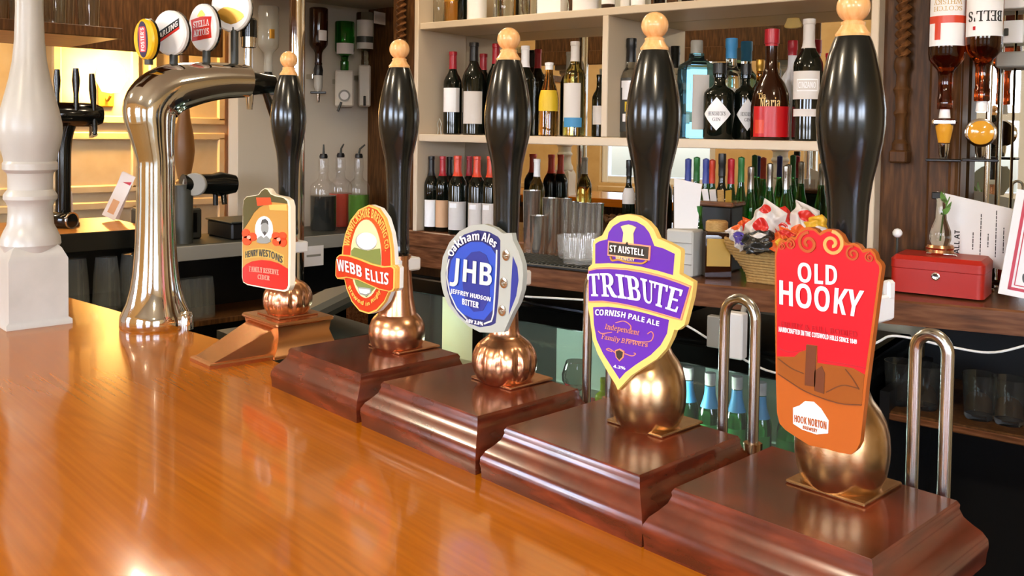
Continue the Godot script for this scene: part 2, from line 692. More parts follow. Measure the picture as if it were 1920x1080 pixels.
func room() -> void:
	struct("floor", "dark floor of the bar", mb().box(Vector3(-0.8, -0.06, -0.1), Vector3(9.4, 0.12, 6.8)).mesh(), mat("floor"))
	struct("ceiling", "pale ceiling of the pub", mb().box(Vector3(-0.8, 2.56, -0.1), Vector3(9.4, 0.12, 6.8)).mesh(), mat("ceiling white"))
	var w1 := [2.0, 3.0, 0.95, 2.1]
	var w2 := [4.6, 5.8, 0.95, 2.1]
	var w3 := [6.6, 8.0, 0.95, 2.1]
	struct("wall_front", "tan panelled wall of the customers' side", wall_mesh(8.6, 2.5, 0.2, [w1, w2, w3]), mat("tan paint"), Vector3(-5.1, 0, 3.1))
	for k in 3:
		var w: Array = [w1, w2, w3][k]
		window(k + 1, w[1] - w[0], w[3] - w[2], Vector3(-5.1 + (w[0] + w[1]) / 2, w[2], 3.08), 0)
	struct("wall_right", "tan wall at the right end of the room", wall_mesh(6.4, 2.5, 0.2, [[0.7, 2.3, 0.95, 2.1]]), mat("panel paint"), Vector3(3.5, 0, 3.1), PI / 2)
	window(4, 1.6, 1.15, Vector3(3.48, 0.95, 1.6), PI / 2)
	struct("wall_left", "cream panelled wall of the far room", wall_mesh(6.4, 2.5, 0.2, []), mat("panel paint"), Vector3(-5.1, 0, 3.1), PI / 2)
	struct("wall_rear", "wall behind the far room", wall_mesh(8.8, 2.5, 0.2, []), mat("panel paint"), Vector3(-5.2, 0, -3.2))
	var o := struct("wall_back", "wall behind the bottle shelves", wall_mesh(5.6, 2.5, 0.1, []), mat("panel paint"), bb(-2.2, 0, -0.32), ROT)
	o = struct("wall_side", "cream wall that carries the spirit optics", mb().box(Vector3(0, 0.95, 0), Vector3(0.08, 1.9, 0.62), 0.002).mesh(), mat("wall cream"), Vector3(-2.62, 0, -1.335))
	struct("trim_1", "pale soffit above the spirit optics", mb().box(Vector3.ZERO, Vector3(0.66, 0.12, 0.9), 0.003).mesh(), mat("light grey"), Vector3(-2.33, 1.955, -1.45))
	struct("wall_corner", "dark boarded corner between the optics and the shelves", mb().box(Vector3(0, 1.25, 0), Vector3(0.62, 2.5, 0.06)).mesh(), mat("dark wood"), Vector3(-2.3, 0, -1.68), 0.1)
	# raised panelling on the far wall and on the customers' wall
	var rows := [[0.12, 0.9], [1.0, 1.32], [1.42, 2.1]]
	for w in [["wall_left", Vector3(-4.99, 0, 0), PI / 2, -2.6, 9], ["wall_front", Vector3(0, 0, 2.99), PI, -3.3, 14]]:
		var host: Node3D = get_node(w[0])
		for i in w[4]:
			for r in rows:
				if w[0] == "wall_front" and r[0] > 0.9:
					continue
				var x: float = w[3] + i * 0.56
				var e := 0.05
				var pb := mb()
				var hgt: float = r[1] - r[0]
				for s in [[0.0, hgt / 2, 0.5, 0.05], [0.0, -hgt / 2, 0.5, 0.05]]:
					pb.box(Vector3(s[0], s[1], 0), Vector3(s[2], s[3], 0.03), 0.008)
				for s in [-1, 1]:
					pb.box(Vector3(s * 0.225, 0, 0), Vector3(e, hgt, 0.03), 0.008)
				var t := Transform3D(Basis(Vector3.UP, w[2]), w[1]) * Transform3D(Basis(), Vector3(x, (r[0] + r[1]) / 2, 0))
				var p := part("panel", pb.mesh(), mat("tan paint" if w[0] == "wall_front" else "panel paint"), host)
				p.transform = host.transform.affine_inverse() * t


func lamp_light(o: Node3D, at: Vector3, energy: float, size: float, tint := Color(1.0, 0.92, 0.8)) -> void:
	var l := OmniLight3D.new()
	l.name = "light"
	l.light_color = tint
	l.light_energy = energy
	l.light_size = size
	l.omni_range = 12.0
	l.omni_attenuation = 2.0
	l.shadow_enabled = true
	l.position = at
	o.add_child(l, true)


func glow(key: String, tint: Color, power: float) -> StandardMaterial3D:
	var m := mat(key, "fff4e0", 0.5)
	m.emission_enabled = true
	m.emission = tint
	m.emission_energy_multiplier = power
	return m


func lamps() -> void:
	var spots := [[-0.3, 1.5, "added unseen behind the camera to light the room"], [1.5, 1.2, "added unseen near the right hand window"], [-2.0, 1.4, "added unseen over the left end of the bar"], [-1.71, -0.36, "over the serving aisle, nearest the chrome font"], [-2.61, -0.72, "over the far arm of the bar"], [-1.44, -0.94, "over the aisle near the bottle shelves"], [0.7, -0.55, "over the serving aisle, right"], [-3.9, 0.8, "added unseen in the far room"]]  # lamps on the customers' side and in the far room are added for brightness
	for s in spots:
		var o := thing("ceiling_lamp", "round ceiling lamp %s" % s[2], "lamp", Vector3(s[0], 2.44, s[1]), 0, "ceiling lamps")
		part("rim", mb().lathe(lp([0, 0.06, 0.10, 0.06, 0.11, 0.02, 0.09, 0.0, 0.09, 0.02]), 24).mesh(), mat("white plastic"), o)
		part("diffuser", mb().lathe(lp([0, -0.005, 0.06, 0.0, 0.088, 0.015]), 24).mesh(), glow("lamp glow", Color(1.0, 0.9, 0.76), 9.0), o)
		lamp_light(o, Vector3(0, -0.03, 0), 9.0 if s[1] > 0.7 else 2.2, 0.09)
	# the wall lamp that glares beside the chrome font
	var at: Vector3 = Vector3(-4.9, 1.6552, -1.3699)
	var w := thing("wall_lamp", "glaring wall lamp on the cream panelled wall", "lamp", at)
	part("back_plate", mb(Vector3(-0.085, -0.06, 0)).box(Vector3.ZERO, Vector3(0.02, 0.2, 0.09), 0.006).mesh(), mat("gold"), w)
	part("arm", mb().tube([Vector3(-0.085, -0.1, 0), Vector3(-0.05, -0.12, 0), Vector3(0, -0.09, 0)], 0.008).mesh(), mat("gold"), w)
	part("shade", mb().lathe(lp([0.0, -0.08, 0.05, -0.07, 0.085, 0.0, 0.075, 0.07, 0.04, 0.11, 0.0, 0.115]), 24).mesh(), glow("sconce glow", Color(1.0, 0.83, 0.5), 30.0), w)
	lamp_light(w, Vector3(0, 0, 0), 8.0, 0.07, Color(1.0, 0.76, 0.42))


# ---------------------------------------------------------------- bar, post, font
func bar() -> void:
	var o := thing("bar_counter", "glossy orange oak bar top running along the beer pumps", "bar", Vector3(0, 0, 0))
	var outline := pv([1.6, -0.055, 1.6, 0.52, -2.75, 0.52, -2.75, 0.06, -2.3, 0.05, -1.2, 0.012, -0.68, -0.053])
	for i in range(0, outline.size()):
		outline[i].y = -outline[i].y
	part("top", mb(Vector3(0, BAR - 0.04, 0), Vector3(-PI / 2, 0, 0)).slab(outline, 0, 0.04, 0.003).mesh(), mat("oak bar top"), o)
	part("front_panel", mb().box(Vector3(-0.55, 0.505, 0.42), Vector3(4.2, 1.01, 0.05)).mesh(), mat("dark wood"), o)
	part("back_panel", mb().box(Vector3(0.4, 0.505, 0.12), Vector3(2.3, 1.01, 0.04)).mesh(), mat("dark wood"), o)


func posts() -> void:
	var turned := lp([0.0, 0.12, 0.040, 0.12, 0.043, 0.128, 0.047, 0.135, 0.046, 0.146, 0.041, 0.158, 0.036, 0.168, 0.0345, 0.186, 0.0345, 0.2, 0.037, 0.206, 0.0415, 0.212, 0.0415, 0.218, 0.038, 0.224, 0.0345, 0.228, 0.0345, 0.25, 0.036, 0.256, 0.0425, 0.262, 0.0425, 0.272, 0.040, 0.276, 0.043, 0.29, 0.047, 0.305, 0.050, 0.325, 0.0495, 0.34, 0.045, 0.362, 0.0385, 0.388, 0.032, 0.415, 0.0265, 0.445, 0.0232, 0.48, 0.0215, 0.53, 0.0215, 0.60, 0.024, 0.63, 0.034, 0.64, 0.034, 0.652, 0.028, 0.66, 0.0, 0.66])
	var o := thing("turned_post", "white turned wooden post on a square base standing on the bar", "post", Vector3(-1.0, BAR, 0.136))
	part("base", mb().loops(0.046, 0.046, lp([0.005, 0.0, 0.005, 0.008, 0.0, 0.012, 0.0, 0.112, -0.008, 0.130, -0.02, 0.142])).mesh(), mat("cream paint"), o)
	part("shaft", mb().lathe(turned, 40, 30).mesh(), mat("cream paint"), o)
	part("cap_block", mb().box(Vector3(0, 0.68, 0), Vector3(0.09, 0.05, 0.09), 0.003).mesh(), mat("cream paint"), o)
	copy(o, "white turned post at the far left corner of the bar", Vector3(-2.12, BAR, 0.15))
	# the rack of glasses that the posts carry, seen in the mirror
	var g := thing("glass_gantry", "wooden overhead rack carried by the white turned posts", "rack", Vector3(-1.6, BAR + 0.705, 0.12))
	part("board", mb().box(Vector3(0, 0.015, 0), Vector3(1.5, 0.03, 0.3), 0.003).mesh(), mat("dark wood"), g)
	part("fascia", mb().box(Vector3(0, 0.0, -0.155), Vector3(1.5, 0.07, 0.02), 0.003).mesh(), mat("dark wood"), g)
	part("added_dark_board", mb().box(Vector3(0, 0.36, 0.13), Vector3(1.5, 0.7, 0.02), 0.003).mesh(), mat("dark wood"), g)  # unseen board added to darken what the shelf mirror reflects


func chrome_font() -> void:
	var o := thing("beer_font", "tall chrome swan neck beer font with round badges on its arm", "beer font", Vector3(-0.836, BAR, -0.012))
	part("base", mb().lathe(lp([0, 0, 0.056, 0, 0.0575, 0.003, 0.0565, 0.02, 0.054, 0.026, 0.047, 0.042, 0.041, 0.065, 0.037, 0.09, 0.0345, 0.12, 0.0322, 0.16, 0.0308, 0.21, 0.0304, 0.27]), 40, 30).mesh(), mat("chrome"), o)
	var neck := smooth([Vector3(0, 0.262, 0), Vector3(0, 0.285, 0.0005), Vector3(0, 0.325, 0.006), Vector3(0, 0.368, 0.008), Vector3(0, 0.398, -0.02), Vector3(0, 0.412, -0.068), Vector3(0, 0.419, -0.115), Vector3(0, 0.421, -0.158)], 40)
	var rad := []
	for i in 41:
		rad.append(spline([Vector2(0.0302, 0), Vector2(0.0306, 0), Vector2(0.036, 0), Vector2(0.044, 0), Vector2(0.043, 0), Vector2(0.037, 0), Vector2(0.0325, 0), Vector2(0.030, 0)], i / 40.0).x)
	part("neck", mb().tube(neck, rad, 28, 1.0).mesh(), mat("chrome"), o)
	part("foot_cover", mb(Vector3(0.052, 0, -0.03)).lathe(lp([0, 0, 0.012, 0, 0.012, 0.022, 0.009, 0.028, 0, 0.03]), 16).mesh(), mat("chrome"), o)
	part("collar", mb(Vector3(0, 0.421, -0.158), Vector3(-PI / 2, 0, 0)).lathe(lp([0, 0, 0.029, 0, 0.029, 0.008, 0, 0.008]), 24).mesh(), mat("chrome"), o)
	part("tap_body", mb(Vector3(0, 0.418, -0.166), Vector3(-PI / 2, 0, 0)).lathe(lp([0, 0, 0.02, 0, 0.022, 0.01, 0.019, 0.03, 0.017, 0.05, 0, 0.052]), 20).mesh(), mat("black gloss"), o)
	part("tap_stem", mb(Vector3(0, 0.43, -0.168)).lathe(lp([0.008, 0, 0.008, 0.05, 0.013, 0.052, 0.013, 0.085, 0, 0.087]), 16).mesh(), mat("chrome"), o)
	part("tap_cap", mb(Vector3(0, 0.50, -0.168)).lathe(lp([0.0145, 0, 0.0145, 0.03, 0.011, 0.034, 0, 0.034]), 16).mesh(), mat("black gloss"), o)
	part("nozzle", mb(Vector3(0, 0.37, -0.17)).lathe(lp([0, 0, 0.005, 0, 0.007, 0.02, 0.008, 0.04, 0, 0.04]), 14).mesh(), mat("chrome"), o)
	part("lever", mb().tube([Vector3(0, 0.405, -0.2), Vector3(0, 0.375, -0.212), Vector3(0, 0.345, -0.22)], [0.006, 0.0075, 0.004], 10).mesh(), mat("black gloss"), o)
	# badges along the arm
	var badges := [
		[Vector3(-0.836, 1.5315, 0.0053), 0.030, 0.034, "yellow badge", "badge yellow", 0.17],
		[Vector3(-0.836, 1.5455, -0.0368), 0.0365, 0.038, "white badge with a slanting black bar", "white plastic", 0.42],
		[Vector3(-0.836, 1.5595, -0.0949), 0.034, 0.041, "white badge with a red panel", "white plastic", 0.3],
		[Vector3(-0.836, 1.5997, -0.1469), 0.036, 0.043, "white and gold badge at the arm's end", "white plastic", 0.75]]
	mat("badge yellow", "e8b318", 0.3)
	mat("badge blue", "2a1f4a", 0.3)
	mat("badge pink", "cf4a52", 0.4)
	mat("badge red", "cf2f22", 0.4)
	var k := 0
	for g in badges:
		var at: Vector3 = g[0] - o.position
		var turn := Vector3(0.05, g[5], 0)
		var disc := oval(g[1], g[2], 32)
		var m := mb().slab(disc, -0.005, 0.004, 0.003)
		var bd := part("badge", m.mesh(), mat(g[4]), o, at, turn, g[3])
		part("badge_stalk", mb().tube([at + Vector3(0, -g[2] * 0.8, -0.006), Vector3(at.x, 0.44, at.z - 0.006)], 0.007, 10).mesh(), mat("dark grey"), o)
		part("badge_back", mb(at, turn).slab(oval(g[1] * 1.02, g[2] * 1.02, 24), -0.009, -0.005).mesh(), mat("black gloss"), o)
		if k == 0:
			part("panel", mb().slab(oval(0.015, 0.030, 20), 0.004, 0.0046).mesh(), mat("badge blue"), bd)
			part("panel", mb().slab(soft_rect(0.02, 0.042, 0.005), 0.0046, 0.005).mesh(), mat("badge pink"), bd)
			part("lettering", text("FOSTER'S", "bold", lp([0.0055, -0.019, 0.0055, 0.019]), lp([-0.0045, -0.019, -0.0045, 0.019]), 0.005), mat("white plastic"), bd)
		elif k == 1:
			part("panel", mb().slab(pv([-0.028, -0.020, 0.024, 0.006, 0.024, 0.024, -0.028, -0.001]), 0.004, 0.0046).mesh(), mat("black plastic"), bd)
			part("panel", mb().slab(pv([-0.028, -0.020, 0.024, 0.006, 0.024, 0.010, -0.028, -0.016]), 0.0046, 0.005).mesh(), mat("badge red"), bd)
			part("lettering", text("CARLING", "bold", lp([-0.0255, -0.013, 0.0215, 0.011]), lp([-0.0255, -0.004, 0.0215, 0.020]), 0.005), mat("white plastic"), bd)
		elif k == 2:
			part("panel", mb().slab(pv([-0.024, -0.023, 0.024, -0.018, 0.023, 0.002, 0.026, 0.018, 0.0, 0.019, -0.025, 0.014, -0.023, 0.0]), 0.004, 0.0046).mesh(), mat("badge red"), bd)
			part("lettering", text("STELLA", "serif bold", lp([-0.019, 0.0, 0.02, 0.003]), lp([-0.019, 0.011, 0.02, 0.014]), 0.0046), mat("white plastic"), bd)
			part("lettering", text("ARTOIS", "serif bold", lp([-0.019, -0.015, 0.019, -0.012]), lp([-0.019, -0.004, 0.019, -0.001]), 0.0046), mat("white plastic"), bd)
			part("crest", mb().slab(rounded(pv([-0.008, 0.019, 0.01, 0.02, 0.006, 0.027, 0.002, 0.030, -0.004, 0.026]), 3), 0.004, 0.0046).mesh(), mat("gold"), bd)
		else:
			part("panel", mb().slab(rounded(pv([-0.026, -0.014, 0.0, -0.030, 0.024, -0.016, 0.01, -0.004, -0.012, 0.0]), 3), 0.004, 0.0046).mesh(), mat("gold"), bd)
		k += 1


# ---------------------------------------------------------------- beer pumps
func rope_bulb(ribs: int, slim: float) -> ArrayMesh:
	var prof := [Vector2(0.026, 0.051), Vector2(0.031, 0.055), Vector2(0.0360, 0.064), Vector2(0.0378, 0.074), Vector2(0.0362, 0.085), Vector2(0.031, 0.094), Vector2(0.024, 0.100), Vector2(slim, 0.107), Vector2(slim * 0.9, 0.125), Vector2(slim * 0.85, 0.15), Vector2(slim * 0.9, 0.174)]
	var f := func(u: float, w: float) -> Vector3:
		var p: Vector2 = spline(prof, w)
		var depth := 0.10 * clampf(1.0 - absf(p.y - 0.076) / 0.03, 0.0, 1.0)
		var r := p.x * (1.0 - depth * pow(absf(cos(u * PI * ribs)), 6.0))
		return Vector3(sin(u * TAU) * r, p.y, cos(u * TAU) * r)
	return mb().surf(f, ribs * 10, 36, Vector3(0, 0.08, 0)).mesh()


func pumps() -> void:
	var spec := [
		[-0.567, "copper", true, "copper pumpkin shaped beer pump with the orange and red cider clip", "cider"],
		[-0.2821, "copper", false, "copper beer pump with the oval orange clip and red banner", "rugby"],
		[-0.0736, "copper", true, "copper beer pump with the round blue clip in a grey rim", "blue"],
		[0.1337, "brass", false, "brass beer pump with the purple shield clip edged in yellow", "purple"],
		[0.3342, "brass", false, "brass beer pump with the tall red and copper clip", "red"]]
	var handle := mb().lathe(lp([0.0, 0.1735, 0.0142, 0.1735, 0.0155, 0.176, 0.0155, 0.183, 0.0145, 0.186, 0.0152, 0.19, 0.0145, 0.2, 0.0148, 0.23, 0.0152, 0.258, 0.0163, 0.284, 0.0185, 0.302, 0.0222, 0.318, 0.0253, 0.333, 0.0268, 0.348, 0.0267, 0.36, 0.0252, 0.372, 0.0228, 0.386, 0.019, 0.403, 0.0155, 0.414, 0.0135, 0.4185, 0.0, 0.4185]), 48, 30).mesh()
	var knob_profile := [Vector2(0.0135, 0.4185), Vector2(0.0138, 0.4205), Vector2(0.0112, 0.424), Vector2(0.0092, 0.4275), Vector2(0.0096, 0.430)]
	for i in 13:
		var t := -1.0 + i * (1.0 + PI / 2) / 12.0
		knob_profile.append(Vector2(maxf(0.0, 0.0131 * cos(t)), 0.4425 + 0.0131 * sin(t)))
	var knob := mb().lathe(knob_profile, 32, 30).mesh()
	var ball := mb().lathe(lp([0.027, 0.051, 0.0315, 0.056, 0.0352, 0.065, 0.037, 0.076, 0.0375, 0.086, 0.0366, 0.097, 0.0338, 0.108, 0.029, 0.117, 0.0235, 0.124, 0.02, 0.132, 0.0185, 0.144, 0.0178, 0.16, 0.0178, 0.174, 0.0, 0.174]), 48, 30).mesh()
	var cone := mb().lathe(lp([0.029, 0.051, 0.0335, 0.056, 0.0362, 0.064, 0.0372, 0.073, 0.0362, 0.081, 0.0335, 0.088, 0.0292, 0.0935, 0.0255, 0.097, 0.0235, 0.105, 0.0212, 0.118, 0.0192, 0.138, 0.0178, 0.16, 0.0178, 0.174, 0.0, 0.174]), 48, 22).mesh()
	var plinth := mb().loops(0.084, 0.076, lp([0.015, 0.0, 0.0155, 0.009, 0.0165, 0.014, 0.016, 0.02, 0.0125, 0.0265, 0.007, 0.032, 0.002, 0.038, -0.0005, 0.0445, 0.0, 0.0475, -0.002, 0.051])).mesh()
	for i in 5:
		var s: Array = spec[i]
		var o := thing("beer_pump", s[3], "beer pump", Vector3(s[0], BAR, -0.076), 0, "beer pumps along the bar")
		var metal := mat(s[1])
		if i > 0:
			part("plinth", plinth, mat("mahogany"), o, Vector3(-0.0057, 0, 0))
		else:
			copper_plinth(o)
		var ax := Vector3(0, 0, -0.033)
		part("base_plate", mb().box(Vector3(0, 0.0525, 0), Vector3(0.068, 0.003, 0.068), 0.001).mesh(), metal, o, ax + Vector3(0, 0, 0.0 if i == 0 else (-0.005 if i == 4 else -0.012)))
		part("bulb", rope_bulb(10, 0.0125 if i == 0 else 0.017) if s[2] else (cone if i == 1 else ball), metal, o, ax)
		if i > 2:
			# the raised flange either side of the slot in which the handle swings
			var arc := PackedVector2Array()
			for k in 17:
				var t := -0.7 + k * 0.14
				arc.push_back(Vector2(0.0425 * cos(t), 0.086 + 0.041 * sin(t)))
			arc.push_back(Vector2(0.0, 0.125))
			arc.push_back(Vector2(0.0, 0.056))
			for x in [-0.0085, 0.0085]:
				part("slot_flange", mb(Vector3(x, 0, 0), Vector3(0, PI / 2, 0)).slab(arc, -0.002, 0.002, 0.0008).mesh(), metal, o, ax)
		part("handle", handle, mat("handle black"), o, ax)
		part("knob", knob, mat("maple"), o, ax)
		if i == 0:
			part("ferrule", mb(Vector3(0, 0.165, 0)).lathe(lp([0.0, -0.012, 0.012, -0.01, 0.0155, 0.0, 0.012, 0.009, 0.0, 0.01]), 24).mesh(), metal, o, ax)
		var hold: float = [0.155, 0.162, 0.17, 0.185, 0.205][i]
		var grip := mb()
		if i == 4:
			grip.box(Vector3(0.006, hold - 0.006, -0.034), Vector3(0.04, 0.022, 0.066), 0.002)
			for x in [-0.011, 0.006, 0.023]:
				grip.box(Vector3(x, hold + 0.008, -0.06), Vector3(0.007, 0.016, 0.012), 0.002)
		else:
			grip.box(Vector3(0.0, hold, -0.030), Vector3(0.034, 0.017, 0.058), 0.002)
		part("clip_holder", grip.mesh(), mat("white plastic"), o, Vector3(0, 0, 0.0))
		match i:
			0: clip_cider(o)
			1: clip_rugby(o)
			2: clip_blue(o)
			3: clip_purple(o)
			4: clip_red(o)
	# the swan neck spouts that rise behind the pumps on the serving side
	var legs := [[-0.007, 0.028, -0.176, "second from the left, half hidden by the purple clip"], [0.181, 0.2155, -0.168, "between the purple and the red pump clips"], [0.369, 0.395, -0.164, "at the right end of the row, beside the red clip"]]
	for l in legs:
		var r: float = (l[1] - l[0]) / 2.0
		var c := Vector3((l[0] + l[1]) / 2.0, BAR, l[2])
		var g := thing("swan_neck_spout", "steel swan neck spout %s" % l[3], "tap", c, 0, "swan neck spouts behind the pumps")
		var path := [Vector3(-r, -0.12, 0), Vector3(-r, 0.02, 0), Vector3(-r, 0.147 - r * 0.2, 0)]
		for k in 13:
			var t := PI - PI * k / 12.0
			path.append(Vector3(r * cos(t), 0.152 + (0.03 - r) * 0.6 + r * sin(t) * 1.1, 0))
		path.append_array([Vector3(r, 0.1, 0), Vector3(r, 0.02, 0), Vector3(r, -0.12, 0)])
		part("tube", mb().tube(path, 0.0052, 14).mesh(), mat("steel"), g)
		part("nut", mb(Vector3(r, 0.03, 0)).lathe(lp([0, 0, 0.009, 0, 0.009, 0.012, 0, 0.012]), 6, 20).mesh(), mat("brass"), g)


func copper_plinth(o: Node3D) -> void:
	var b := mb()
	# a block under the pump, falling to the customer in a long narrow wedge
	b.loops(0.052, 0.045, lp([0.012, 0.0, 0.012, 0.006, 0.004, 0.012, -0.002, 0.03, 0.0, 0.044]))
	part("plinth", b.mesh(), mat("pale copper"), o, Vector3(0, 0, -0.033))
	var w := mb()
	var f := [Vector3(-0.008, 0.0, 0.112), Vector3(0.047, 0.0, 0.112)]
	var up := Vector3(0, 0.006, 0)
	var bk := [Vector3(-0.05, 0.0, 0.008), Vector3(0.05, 0.0, 0.008)]
	var tp := [Vector3(-0.04, 0.043, 0.008), Vector3(0.04, 0.043, 0.008)]
	w.face(f[0], f[1], f[1] + up, f[0] + up, Vector3.BACK)
	w.face(f[0] + up, f[1] + up, tp[1], tp[0], Vector3(0, 1, 0.5))
	w.face(f[1], bk[1], tp[1], f[1] + up, Vector3(1, 0.3, 0))
	w.face(f[0], bk[0], tp[0], f[0] + up, Vector3(-1, 0.3, 0))
	part("wedge", w.mesh(), mat("pale copper"), o)
	part("edge_plate", mb(Vector3(0, 0.0, 0), Vector3(-PI / 2, 0, 0)).slab(pv([-0.013, -0.117, 0.052, -0.117, 0.07, 0.084, -0.068, 0.084]), 0.0, 0.007, 0.002).mesh(), mat("pale copper"), o)
	part("top_plate", mb().box(Vector3(0, 0.0475, -0.033), Vector3(0.112, 0.007, 0.098), 0.0025).mesh(), mat("pale copper"), o)


func sheet(clip: Node3D, poly: PackedVector2Array, material: Material, level: int, called := "panel") -> void:
	part(called, mb().slab(poly, 0.0, 0.0004 * level).mesh(), material, clip)


func words(clip: Node3D, s: String, font: String, base: PackedVector2Array, top: PackedVector2Array, material: Material, level: int) -> void:
	part("lettering", text(s, font, Array(base), Array(top), 0.0004 * level), material, clip)


func board(o: Node3D, poly: PackedVector2Array, material: Material, thick := 0.006) -> MeshInstance3D:
	return part("pump_clip", mb().slab(poly, -thick, 0.0002, 0.0).mesh(), material, o, Vector3(0, 0, 0.007))


